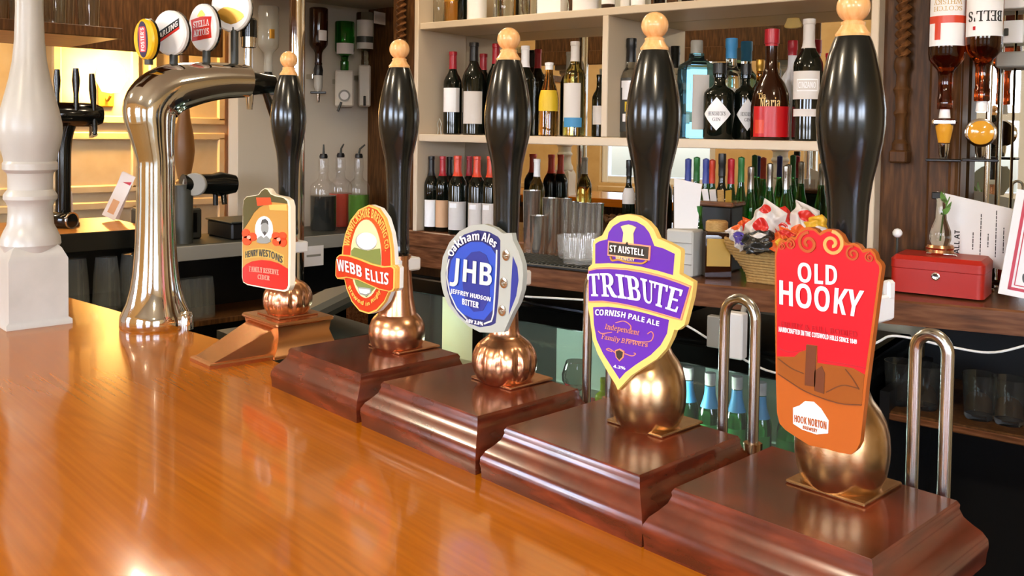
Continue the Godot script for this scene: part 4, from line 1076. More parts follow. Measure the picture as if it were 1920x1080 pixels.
func clip_red(o: Node3D) -> void:
	mat("clip copper", "bc6426", 0.27, 0.4)
	mat("hooky red", "c41020", 0.28)
	mat("hooky dark red", "a81420", 0.35)
	mat("hill", "8e4c16", 0.3, 0.2)
	mat("hill dark", "5e2e10", 0.35)
	mat("scroll gold", "e6b46a", 0.25, 0.4)
	mat("scroll copper", "b0582a", 0.28, 0.3)
	var c := board(o, pv([-0.0417, 0.2416, -0.0404, 0.2457, -0.0386, 0.2502, -0.0372, 0.253, -0.0348, 0.2541, -0.0319, 0.2526, -0.0301, 0.255, -0.0273, 0.2566, -0.024, 0.2564, -0.0221, 0.2588, -0.0199, 0.2624, -0.0163, 0.2649, -0.0108, 0.2658, -0.0062, 0.2645, -0.0029, 0.2618, -0.0003, 0.2642, 0.0037, 0.2658, 0.0098, 0.2655, 0.0152, 0.2622, 0.0183, 0.2568, 0.0209, 0.2558, 0.0248, 0.257, 0.029, 0.2558, 0.0321, 0.2521, 0.0349, 0.2536, 0.0387, 0.2536, 0.042, 0.2507, 0.0434, 0.2464, 0.0463, 0.244, 0.0476, 0.2413, 0.0473, 0.2381, 0.0463, 0.2291, 0.0435, 0.2005, 0.0409, 0.1758, 0.0383, 0.1509, 0.0361, 0.1238, 0.0345, 0.1049, 0.0318, 0.0984, 0.0276, 0.0939, 0.0186, 0.0927, 0.0062, 0.0928, -0.0069, 0.0918, -0.0182, 0.0953, -0.0283, 0.0989, -0.0337, 0.1028, -0.0363, 0.111, -0.0381, 0.1402, -0.0393, 0.1695, -0.0407, 0.2044]), mat("clip copper"), 0.006)
	sheet(c, pv([-0.0402, 0.2396, -0.0385, 0.2468, -0.0357, 0.2505, -0.0291, 0.2529, -0.0234, 0.2543, -0.0198, 0.2603, -0.0144, 0.2633, -0.008, 0.2635, -0.0024, 0.2598, 0.0037, 0.2637, 0.0099, 0.2634, 0.0148, 0.2597, 0.0175, 0.2542, 0.0248, 0.255, 0.0299, 0.2531, 0.0325, 0.2501, 0.0383, 0.2519, 0.0413, 0.2486, 0.0426, 0.2447, 0.0452, 0.2418, 0.0457, 0.2379, 0.0443, 0.2281, 0.0414, 0.2002, 0.0388, 0.1754, 0.0368, 0.1579, 0.0275, 0.1609, 0.0167, 0.1604, -0.0019, 0.1592, -0.0023, 0.1727, -0.011, 0.1724, -0.0117, 0.1659, -0.0218, 0.1601, -0.0375, 0.1575, -0.0383, 0.1872]), mat("hooky red"), 1)
	sheet(c, pv([-0.037, 0.1567, -0.0218, 0.1601, -0.0173, 0.1648, -0.0118, 0.1676, -0.011, 0.1724, -0.0023, 0.1727, -0.0019, 0.1592, 0.0167, 0.1604, 0.0275, 0.1609, 0.0364, 0.1578, 0.035, 0.1346, 0.0197, 0.1314, 0.0042, 0.1321, -0.0118, 0.1345, -0.026, 0.1396, -0.0362, 0.1436]), mat("hill"), 2, "hillside")
	sheet(c, pv([-0.0114, 0.1719, -0.0028, 0.1726, -0.0028, 0.1399, -0.0119, 0.1392]), mat("hill dark"), 3, "tower")
	sheet(c, pv([-0.004, 0.1524, 0.0022, 0.1575, 0.005, 0.1521, 0.0046, 0.136, -0.0036, 0.1367]), mat("hill dark"), 3, "cottage")
	for w in [pv([-0.0362, 0.1436, -0.026, 0.1396, -0.0118, 0.1345, 0.0042, 0.1321, 0.0197, 0.1314, 0.035, 0.1342]), pv([-0.0361, 0.156, -0.0239, 0.1505, -0.0131, 0.1484]), pv([0.0215, 0.1589, 0.0277, 0.1527, 0.033, 0.1456]), pv([0.0063, 0.1376, 0.0193, 0.1459, 0.0329, 0.1464])]:
		part("hill_line", ribbon(smooth(Array(w), 12), 0.0008, 0.0, 0.0013).mesh(), mat("hill dark"), c)
	for w in [pv([-0.0363, 0.1647, -0.0266, 0.163, -0.0145, 0.167]), pv([0.0012, 0.1615, 0.0188, 0.1625, 0.0367, 0.1628])]:
		part("cloud_line", ribbon(smooth(Array(w), 8), 0.001, 0.0, 0.0008).mesh(), mat("hooky dark red"), c)
	words(c, "OLD", "bold", pv([-0.0197, 0.2212, -0.0027, 0.2218, 0.0132, 0.2231]), pv([-0.0206, 0.237, -0.0032, 0.2374, 0.0128, 0.238]), mat("paper"), 3)
	words(c, "HOOKY", "bold", pv([-0.0358, 0.2008, 0.0001, 0.2007, 0.0314, 0.201]), pv([-0.0363, 0.2204, -0.0005, 0.2204, 0.035, 0.2215]), mat("paper"), 3)
	words(c, "FRUITY & FULL BODIED", "sans", pv([-0.0339, 0.1827, 0.0302, 0.1853]), pv([-0.034, 0.1871, 0.03, 0.1897]), mat("hooky dark red"), 3)
	words(c, "HANDCRAFTED IN THE COTSWOLD HILLS SINCE 1849", "bold", pv([-0.0357, 0.1784, 0.0303, 0.18]), pv([-0.0358, 0.1824, 0.0302, 0.1836]), mat("paper"), 3)
	sheet(c, pv([-0.0217, 0.1188, -0.0161, 0.1219, -0.0116, 0.1264, -0.0042, 0.1276, 0.0022, 0.1236, 0.0087, 0.1158, 0.0085, 0.1056, -0.0008, 0.1024, -0.0133, 0.1031, -0.0213, 0.1059]), mat("paper"), 2, "brewery_badge")
	words(c, "HOOK NORTON", "bold", pv([-0.0199, 0.1079, 0.0076, 0.1084]), pv([-0.0201, 0.1136, 0.0074, 0.1147]), mat("clip copper"), 3)
	words(c, "BREWERY", "bold", pv([-0.0124, 0.1042, 0, 0.1039]), pv([-0.0124, 0.1068, 0, 0.1069]), mat("clip copper"), 3)
	# the row of scrolls along the top
	for s in [[pv([-0.0118, 0.2529, -0.0023, 0.2539]), "scroll copper", 1.0], [pv([0.0079, 0.2545, 0.0184, 0.2555]), "scroll gold", -1.0], [pv([0.0254, 0.2485, 0.0317, 0.2492]), "scroll copper", 1.0], [pv([0.0384, 0.2471, 0.0425, 0.2475]), "scroll copper", 1.0], [pv([-0.0276, 0.2505, -0.0229, 0.251]), "scroll copper", -1.0], [pv([-0.0351, 0.248, -0.0318, 0.2483]), "scroll copper", -1.0]]:
		var m: Vector2 = s[0][0]
		var r: float = (s[0][1] - s[0][0]).length()
		var path := []
		for k in 30:
			var t := k / 29.0
			path.append(m + Vector2(cos(PI / 2 + s[2] * t * 9.2), sin(PI / 2 + s[2] * t * 9.2)) * r * (0.92 - 0.74 * t))
		part("scroll", ribbon(path, r * 0.24, 0.0, 0.0016).mesh(), mat(s[1]), c)


# ---------------------------------------------------------------- bottles
const SHAPES := {
	"wine": [0, 0, 0.9, 0, 1, 0.015, 1, 0.60, 0.96, 0.645, 0.78, 0.695, 0.53, 0.74, 0.41, 0.78, 0.375, 0.82, 0.365, 0.955, 0.41, 0.96, 0.41, 0.995, 0.38, 1, 0, 1],
	"hock": [0, 0, 0.9, 0, 1, 0.015, 1, 0.48, 0.93, 0.55, 0.75, 0.65, 0.55, 0.74, 0.42, 0.81, 0.38, 0.86, 0.37, 0.955, 0.41, 0.96, 0.41, 0.995, 0, 1],
	"spirit": [0, 0, 0.93, 0, 1, 0.02, 1, 0.58, 0.95, 0.625, 0.7, 0.67, 0.48, 0.705, 0.4, 0.75, 0.39, 0.9, 0.43, 0.91, 0.43, 0.99, 0.4, 1, 0, 1],
	"stout": [0, 0, 0.95, 0, 1, 0.03, 1, 0.56, 0.97, 0.61, 0.8, 0.655, 0.5, 0.69, 0.38, 0.72, 0.35, 0.8, 0.42, 0.81, 0.42, 0.98, 0.4, 1, 0, 1],
	"coffee": [0, 0, 0.96, 0, 1, 0.03, 1.0, 0.30, 0.9, 0.42, 0.7, 0.51, 0.42, 0.58, 0.33, 0.65, 0.3, 0.74, 0.31, 0.86, 0.36, 0.865, 0.36, 0.99, 0, 1],
	"beer": [0, 0, 0.92, 0, 1, 0.02, 1, 0.52, 0.93, 0.58, 0.65, 0.67, 0.47, 0.76, 0.42, 0.9, 0.45, 0.91, 0.45, 0.99, 0, 1],
	"jar": [0, 0, 0.95, 0, 1, 0.05, 1, 0.75, 0.9, 0.83, 0.78, 0.86, 0.78, 0.99, 0, 1],
	"decanter": [0, 0, 0.9, 0, 1, 0.05, 1, 0.4, 0.8, 0.55, 0.4, 0.66, 0.3, 0.75, 0.34, 0.86, 0.2, 0.88, 0.36, 0.94, 0.3, 1, 0, 1]}


func shaped(kind: String, r: float, h: float) -> Array:
	var o := []
	for p in lp(SHAPES[kind]):
		o.append(Vector2(p.x * r, p.y * h))
	return o


func radius_at(prof: Array, y: float) -> float:
	for i in prof.size() - 1:
		if prof[i + 1].y >= y and prof[i + 1].y > prof[i].y:
			return lerpf(prof[i].x, prof[i + 1].x, clampf((y - prof[i].y) / (prof[i + 1].y - prof[i].y), 0, 1))
	return 0.0


func sleeve(prof: Array, y0: float, y1: float, grow: float, closed := true) -> Array:
	# the stretch of a profile between two heights, a little proud
	var o := [Vector2(0 if closed else radius_at(prof, y0) - 0.001, y0), Vector2(radius_at(prof, y0) + grow, y0)]
	for p in prof:
		if p.y > y0 + 0.0005 and p.y < y1 - 0.0005 and p.x > 0:
			o.append(Vector2(p.x + grow, p.y))
	o.append(Vector2(radius_at(prof, y1 - 0.0008) + grow, y1))
	if closed:
		o.append(Vector2(0, y1 + grow))
	return o


func bottle(called: String, label: String, category: String, at: Vector3, turn: float, r: float, h: float, kind: String, body: Material, d: Dictionary, group := "", upside := false) -> Node3D:
	# d: cap [from, material], labels [[y0, y1, half angle, material, turn]], texts [[words, font, y0, y1, a0, a1, material]], fill [to, material]
	var o := thing(called, label, category, at, turn, group)
	var prof := shaped(kind, r, h)
	var flip := Vector3(PI, 0, 0) if upside else Vector3.ZERO
	part("glass_body", mb(Vector3(0, h if upside else 0.0, 0), flip).lathe(prof, 28, 35).mesh(), body, o)
	if d.has("fill"):
		var f := []
		for p in prof:
			if p.y < d.fill[0] * h:
				f.append(Vector2(maxf(0.0, p.x - 0.0022), maxf(p.y, 0.002)))
		f.append(Vector2(maxf(0.0, radius_at(prof, d.fill[0] * h) - 0.0022), d.fill[0] * h))
		f.append(Vector2(0, d.fill[0] * h))
		part("liquid", mb(Vector3(0, h if upside else 0.0, 0), flip).lathe(f, 24, 35).mesh(), d.fill[1], o)
	if d.has("cap"):
		part("capsule", mb(Vector3(0, h if upside else 0.0, 0), flip).lathe(sleeve(prof, d.cap[0] * h, h, 0.0009), 24, 35).mesh(), d.cap[1], o)
	var grow := 0.0004
	for l in d.get("labels", []):
		var c: float = l[4] if l.size() > 4 else 0.0
		grow += 0.0003
		part("paper_label", mb().lathe(sleeve(prof, l[0] * h, l[1] * h, grow, false), 20, 35, c - l[2], c + l[2]).mesh(), l[3], o)
	for t in d.get("texts", []):
		part("lettering", round_text(t[0], t[1], radius_at(prof, (t[2] + t[3]) / 2 * h) + grow + 0.0003, t[2] * h, t[3] * h, t[4], t[5]), t[6], o)
	return o


# ---------------------------------------------------------------- back bar
func back_bar() -> void:
	var a0 := -2.0722
	var am := -1.3568
	var a1 := -0.6261
	var o := thing("shelf_unit", "pale painted bottle shelves with a mirror back behind the bar", "shelves", bb((a0 + a1) / 2, COUNTER, 0), ROT)
	var c := (a0 + a1) / 2
	var wide := a1 - a0
	part("shelf", mb().box(Vector3(0, SHELF - COUNTER - 0.012, -0.118), Vector3(wide, 0.024, 0.236), 0.002).mesh(), mat("shelf paint"), o, Vector3.ZERO, Vector3.ZERO, "middle shelf, carrying wine and spirits")
	part("shelf", mb().box(Vector3(0, TOPSHELF - COUNTER - 0.011, -0.118), Vector3(wide, 0.022, 0.236), 0.002).mesh(), mat("shelf paint"), o, Vector3.ZERO, Vector3.ZERO, "top shelf")
	part("side_panel", mb().box(Vector3(a0 - c - 0.009, 0.45, -0.115), Vector3(0.018, 0.9, 0.245), 0.002).mesh(), mat("shelf paint"), o)
	part("side_panel", mb().box(Vector3(a1 - c + 0.006, 0.45, -0.115), Vector3(0.018, 0.9, 0.245), 0.002).mesh(), mat("shelf paint"), o)
	part("divider", mb().box(Vector3(am - c, (SHELF + TOPSHELF) / 2 - COUNTER - 0.01, -0.118), Vector3(0.02, TOPSHELF - SHELF - 0.022, 0.236), 0.002).mesh(), mat("shelf paint"), o)
	part("mirror", mb().box(Vector3(0, 0.45, -0.240), Vector3(wide, 0.9, 0.006)).mesh(), mat("mirror"), o)
	# worktop with its wooden edge: shallow under the wine, deeper to the right
	var top := pv([-2.2, -0.26, -2.2, 0.0, -1.62, 0.0, -1.60, 0.40, -0.9, 0.333, -0.27, 0.195, 0.45, 0.10, 1.2, 0.0, 1.2, -0.26])
	for i in top.size():
		top[i].y = -top[i].y
	var w := thing("back_counter", "brown wooden worktop of the back bar", "worktop", bb(0, COUNTER, 0), ROT)
	part("top", mb(Vector3(0, -0.05, 0), Vector3(-PI / 2, 0, 0)).slab(top, 0, 0.05, 0.004).mesh(), mat("counter wood"), w)
	solo("apron_board", "brown board under the shallow worktop that carries the small wine bottles", "board", mb().box(Vector3.ZERO, Vector3(0.57, 0.07, 0.03), 0.003).mesh(), mat("counter wood"), bb(-1.91, COUNTER - 0.0855, -0.02), ROT)
	# dark turned and boarded posts that frame the shelves
	for s in [[a1 + 0.062, a1 + 0.145, "at the right end of the bottle shelves"], [a0 - 0.105, a0 - 0.05, "at the left end of the bottle shelves"]]:
		var t := thing("twisted_column", "dark barley twist wooden column %s" % s[2], "column", bb(s[0], COUNTER, -0.02), ROT)
		var twist := func(u: float, v: float) -> Vector3:
			var ang := u * TAU
			var r := 0.0135 + 0.0052 * cos(2.0 * (ang - v * 120.0))
			return Vector3(sin(ang) * r, 0.52 + v * 0.78, cos(ang) * r)
		part("twist", mb().surf(twist, 28, 420, Vector3(0, 0.8, 0)).mesh(), mat("varnished wood"), t)
		part("bracket", mb().box(Vector3(0, 0.29, -0.01), Vector3(0.04, 0.03, 0.06), 0.004).mesh(), mat("dark wood"), t)
		part("foot", mb().lathe(lp([0, 0.305, 0.018, 0.305, 0.018, 0.32, 0.012, 0.33, 0.012, 0.38, 0.017, 0.39, 0.0125, 0.40, 0.014, 0.43, 0.019, 0.445, 0.013, 0.455, 0.012, 0.48, 0.018, 0.495, 0.018, 0.51, 0.013, 0.52, 0, 0.52]), 24, 30).mesh(), mat("dark wood"), t)
		var q := thing("column_board", "moulded dark wood board behind the twisted column %s" % s[2], "board", bb(s[0], COUNTER, -0.06), ROT)
		part("board", mb().box(Vector3(0, 0.7, 0), Vector3(0.12, 1.4, 0.04), 0.003).mesh(), mat("dark wood"), q)
		if s[1] > -1.0:
			part("pilaster", mb().box(Vector3(0.095, 0.7, 0.01), Vector3(0.07, 1.4, 0.07), 0.006).mesh(), mat("dark wood"), q)
			part("bead", mb().box(Vector3(0.118, 0.7, 0.05), Vector3(0.02, 1.4, 0.02), 0.006).mesh(), mat("dark wood"), q)
	solo("reflection_plate", "small orange and cream plate standing in for a reflection high in the shelf mirror", "reflection_plate", mb().slab(rounded(pv([-0.022, -0.014, 0.022, -0.014, 0.018, 0.004, 0.014, 0.012, -0.014, 0.012, -0.018, 0.004]), 3), 0, 0.006, 0.001).mesh(), mat("cider straw"), bb(-0.9038, 1.6929, -0.237), ROT)  # a mirror reflection modelled as a solid plate


func middle_shelf() -> void:
	var y := SHELF
	mat("label white", "dcd6cf", 0.6)
	mat("label cream", "e0d4a8", 0.6)
	mat("label yellow", "e2bf2a", 0.5)
	mat("label peach", "dcae84", 0.6)
	mat("label red", "b5252c", 0.5)
	mat("label blue", "3f8fc4", 0.5)
	mat("gold print", "d8b878", 0.4)
	mat("rose wine", "d05a2c", 0.1)
	mat("white wine", "a8952c", 0.1)
	mat("rum", "d9d2bc", 0.15)
	mat("red liqueur", "c8101a", 0.08)
	var bk := mat("bottle black")
	var w := -0.085
	bottle("wine_bottle", "dark wine bottle with a red and white label, leftmost on the middle shelf", "bottle", bb(-1.9997, 1.372, -0.085), 0.8821, 0.0312, 0.2753, "wine", bk, {"cap": [0.79, mat("red capsule")], "labels": [[0.27, 0.56, 1.0, mat("label red"), -0.25], [0.27, 0.56, 0.22, mat("label white"), 0.55]]}, "wine on the middle shelf")
	bottle("wine_bottle", "dark wine bottle with a black capsule and a large plain white label", "bottle", bb(-1.9009, 1.372, -0.075), 0.8592, 0.0366, 0.2998, "wine", bk, {"cap": [0.80, mat("black plastic")], "labels": [[0.12, 0.47, 0.95, mat("label white"), -0.1]]}, "wine on the middle shelf")
	bottle("wine_bottle", "wine bottle with a red capsule standing behind the one with the large white label", "bottle", bb(-1.9381, 1.372, -0.17), 0.8487, 0.0306, 0.2721, "wine", bk, {"cap": [0.80, mat("red capsule")]}, "wine on the middle shelf")
	bottle("wine_bottle", "wine bottle with a red capsule half hidden behind the third pump handle", "bottle", bb(-1.8455, 1.372, -0.12), 0.8352, 0.0296, 0.2975, "wine", bk, {"cap": [0.78, mat("red capsule")]}, "wine on the middle shelf")
	bottle("wine_bottle", "dark bottle with a cream capsule just right of the third pump handle", "bottle", bb(-1.7186, 1.372, -0.11), 0.8028, 0.0322, 0.284, "wine", bk, {"cap": [0.76, mat("label cream")]}, "wine on the middle shelf")
	bottle("wine_bottle", "rose wine bottle with a square yellow label on the middle shelf", "bottle", bb(-1.6044, 1.372, -0.08), 0.7764, 0.0311, 0.2259, "hock", mat("rose glass"), {"cap": [0.9, mat("label cream")], "labels": [[0.34, 0.62, 1.2, mat("label yellow"), -0.1]]}, "wine on the middle shelf")
	bottle("wine_bottle", "white wine bottle with a white capsule and a pale label", "bottle", bb(-1.5103, 1.372, -0.08), 0.7483, 0.0337, 0.2848, "wine", mat("olive glass"), {"cap": [0.79, mat("label white")], "labels": [[0.16, 0.56, 0.9, mat("label white"), -0.35], [0.1, 0.2, 0.9, mat("label blue"), -0.2]]}, "wine on the middle shelf")
	bottle("wine_bottle", "dark bottle with a cream label in the corner by the shelf divider", "bottle", bb(-1.4612, 1.372, -0.14), 0.7214, 0.021, 0.1881, "wine", bk, {"labels": [[0.2, 0.5, 1.0, mat("label cream")]]}, "wine on the middle shelf")
	bottle("rum_bottle", "clear rum bottle with a black cap and a colourful pictorial label", "bottle", bb(-1.329, 1.372, -0.1), 0.6872, 0.0325, 0.287, "spirit", mat("clear glass"), {"cap": [0.76, mat("black plastic")], "labels": [[0.06, 0.6, 1.2, mat("portrait dark")], [0.38, 0.5, 0.5, mat("label red"), -0.3], [0.26, 0.36, 0.6, mat("label yellow"), 0.1], [0.16, 0.24, 0.7, mat("label red"), 0.0], [0.5, 0.57, 0.9, mat("label cream"), 0.0]]}, "spirits on the middle shelf")
	# square blue gin bottle
	var g := thing("gin_bottle", "square pale blue gin bottle with a grey stopper beside the fourth pump handle", "bottle", bb(-1.1228, 1.372, -0.1), 1.1061, "spirits on the middle shelf")
	part("glass_body", mb().loops(0.0, 0.0, lp([0.036, 0.0, 0.038, 0.006, 0.038, 0.19, 0.034, 0.205, 0.016, 0.218, 0.015, 0.235])).mesh(), mat("blue glass"), g)
	part("paper_label", mb().box(Vector3(-0.006, 0.1, 0.0386), Vector3(0.05, 0.15, 0.0006)).mesh(), mat("label white"), g)
	part("stopper", mb(Vector3(0, 0.235, 0)).lathe(lp([0, 0, 0.017, 0, 0.017, 0.032, 0.015, 0.036, 0, 0.036]), 20).mesh(), mat("grey"), g)
	bottle("gin_bottle", "clear gin bottle with a pale cap behind the two black apothecary bottles", "bottle", bb(-1.0586, 1.372, -0.185), 0.5809, 0.0373, 0.2808, "spirit", mat("clear glass"), {"cap": [0.8, mat("label blue")], "labels": [[0.2, 0.5, 0.9, mat("label white")]]}, "spirits on the middle shelf")
	for s in [["wider black apothecary gin bottle with a cream diamond label", bb(-1.0395, 1.372, -0.07), 0.5926, 0.0415, 0.2043, -0.15], ["black apothecary gin bottle with a diamond label, half turned to the mirror", bb(-0.9912, 1.372, -0.13), 0.5654, 0.0317, 0.2038, 0.2]]:
		var o := bottle("apothecary_bottle", s[0], "bottle", s[1], s[2], s[3], s[4], "stout", bk, {"cap": [0.86, mat("black plastic")]}, "spirits on the middle shelf")
		var r: float = s[3] + 0.0008
		var hh: float = s[4]
		var dm := mb()
		for k in 20:
			var t0 := -1.0 + k / 10.0
			var t1 := t0 + 0.1
			var p := []
			for t in [t0, t1]:
				var a: float = t * 0.95 + s[5]
				for e in [-1.0, 1.0]:
					p.append(Vector3(sin(a) * r, hh * 0.33 + e * hh * 0.215 * (1.0 - absf(t)), cos(a) * r))
			var n0 := Vector3(p[0].x, 0, p[0].z).normalized()
			var n1 := Vector3(p[2].x, 0, p[2].z).normalized()
			dm.quad(p[0], p[2], p[3], p[1], n0, n1, n1, n0)
		part("paper_label", dm.mesh(), mat("label cream"), o)
		part("lettering", round_text("HENDRICK'S", "serif", r + 0.0004, hh * 0.31, hh * 0.36, s[5] - 0.55, s[5] + 0.55), mat("ink"), o)
		part("lettering", round_text("GIN", "serif", r + 0.0004, hh * 0.24, hh * 0.28, s[5] - 0.25, s[5] + 0.25), mat("ink"), o)
	bottle("liqueur_bottle", "long necked coffee liqueur bottle with a red cap and a red and black body", "bottle", bb(-0.8993, 1.372, -0.075), 0.5397, 0.0498, 0.2891, "coffee", mat("bottle brown"), {"cap": [0.84, mat("red capsule")], "labels": [[0.03, 0.30, 1.3, mat("red"), 0.35], [0.06, 0.18, 0.25, mat("orange capsule"), -0.55]], "texts": [["Maria", "serif bold", 0.29, 0.38, -0.55, 0.5, mat("gold print")], ["Tia", "serif bold", 0.365, 0.42, -0.7, -0.25, mat("gold print")]]}, "spirits on the middle shelf")
	bottle("vermouth_bottle", "dark green vermouth bottle with a silver capsule and a white label with a red circle", "bottle", bb(-0.8012, 1.372, -0.07), 0.5025, 0.0363, 0.3057, "wine", mat("bottle black"), {"cap": [0.76, mat("label white")], "labels": [[0.34, 0.57, 1.05, mat("label white"), -0.2], [0.2, 0.26, 0.9, mat("label white"), -0.2], [0.405, 0.505, 0.72, mat("label red"), -0.05], [0.415, 0.495, 0.66, mat("label white"), -0.05]], "texts": [["CINZANO", "bold", 0.43, 0.48, -0.62, 0.5, mat("label red")]]}, "spirits on the middle shelf")
	bottle("liqueur_bottle", "bright red liqueur bottle behind the vermouth", "bottle", bb(-0.8833, 1.372, -0.18), 0.5186, 0.0285, 0.2658, "spirit", mat("red liqueur"), {"cap": [0.85, mat("red capsule")]}, "spirits on the middle shelf")
	bottle("wine_bottle", "olive green bottle half hidden by the fifth pump handle", "bottle", bb(-0.7576, 1.372, -0.1), 0.4814, 0.0242, 0.2207, "wine", mat("olive glass"), {"cap": [0.8, mat("red capsule")]}, "spirits on the middle shelf")
	bottle("liqueur_bottle", "amber liqueur bottle standing behind the coffee liqueur", "bottle", bb(-0.9725, 1.372, -0.18), 0.5511, 0.0233, 0.2181, "spirit", mat("amber glass"), {"cap": [0.86, mat("gold")]}, "spirits on the middle shelf")
	# a little wire ring hanging at the left end
	solo("wire_hook", "small wire loop standing against the left shelf panel", "hook", mb().tube([Vector3(-0.008, 0, 0), Vector3(-0.004, 0.02, 0), Vector3(-0.010, 0.035, 0), Vector3(0, 0.052, 0), Vector3(0.010, 0.035, 0), Vector3(0.004, 0.02, 0), Vector3(0.008, 0, 0)], 0.0018, 8).mesh(), mat("light grey"), bb(-2.0435, 1.372, -0.07), ROT)


func top_shelf() -> void:
	var rows := [
		["brandy_bottle", "brown brandy bottle at the left end of the top shelf", bb(-2.1086, 1.738, -0.08), 0.9096, 0.0235, 0.2138, "spirit", "bottle brown", {}],
		["tonic_bottle", "small clear bottle beside the brown brandy on the top shelf", bb(-2.0444, 1.738, -0.06), 0.8986, 0.0178, 0.169, "beer", "clear glass", {}],
		["aperitif_bottle", "bottle of orange aperitif with a dark base on the top shelf", bb(-1.9965, 1.738, -0.07), 0.8846, 0.0247, 0.2359, "spirit", "rose glass", {"labels": [[0.3, 0.45, 1.2, mat("gold")]]}],
		["port_bottle", "slim black bottle between the orange aperitif and the cream label on the top shelf", bb(-1.9564, 1.738, -0.08), 0.8724, 0.0167, 0.268, "wine", "bottle black", {}],
		["cream_bottle", "bottle wrapped in a pale cream label on the top shelf", bb(-1.8866, 1.738, -0.07), 0.8566, 0.0311, 0.2412, "spirit", "olive glass", {"labels": [[0.02, 0.55, 1.5, mat("label cream")]]}],
		["decanter", "cut glass decanter on the top shelf above the third pump knob", bb(-1.7849, 1.738, -0.08), 0.8274, 0.0322, 0.2148, "decanter", "clear glass", {}],
		["clear_bottle", "clear bottle right of the decanter on the top shelf", bb(-1.6881, 1.738, -0.08), 0.8005, 0.0299, 0.2372, "spirit", "clear glass", {"cap": [0.85, mat("gold")]}],
		["red_bottle", "bottle of scarlet liqueur on the top shelf", bb(-1.4756, 1.738, -0.08), 0.7376, 0.0396, 0.1658, "stout", "red liqueur", {}],
		["sherry_bottle", "dark sherry bottle right of the scarlet liqueur on the top shelf", bb(-1.3981, 1.738, -0.08), 0.7133, 0.0202, 0.2039, "wine", "bottle brown", {"labels": [[0.1, 0.4, 1.2, mat("label cream")]]}],
		["silver_bottle", "slim white bottle on the top shelf", bb(-1.3291, 1.738, -0.06), 0.6948, 0.0137, 0.1775, "wine", "white plastic", {}],
		["cherry_bottle", "dark red bottle at the right of the slim white bottle on the top shelf", bb(-1.2989, 1.738, -0.08), 0.681, 0.0213, 0.1925, "wine", "bottle brown", {"labels": [[0.05, 0.4, 1.2, mat("label red")]]}]]
	for r in rows:
		bottle(r[0], r[1], "bottle", r[2], r[3], r[4], r[5], r[6], mat(r[7]), r[8], "bottles on the top shelf")
	var o := thing("gift_box", "cream gift box with a dark red side on the top shelf", "box", bb(-1.5971, 1.738, -0.08), 0.4252)
	part("carton", mb().box(Vector3(0, 0.12, 0), Vector3(0.075, 0.24, 0.06), 0.002).mesh(), mat("label red"), o)
	part("front_label", mb().box(Vector3(0, 0.12, 0.0304), Vector3(0.074, 0.236, 0.0008)).mesh(), mat("label cream"), o)


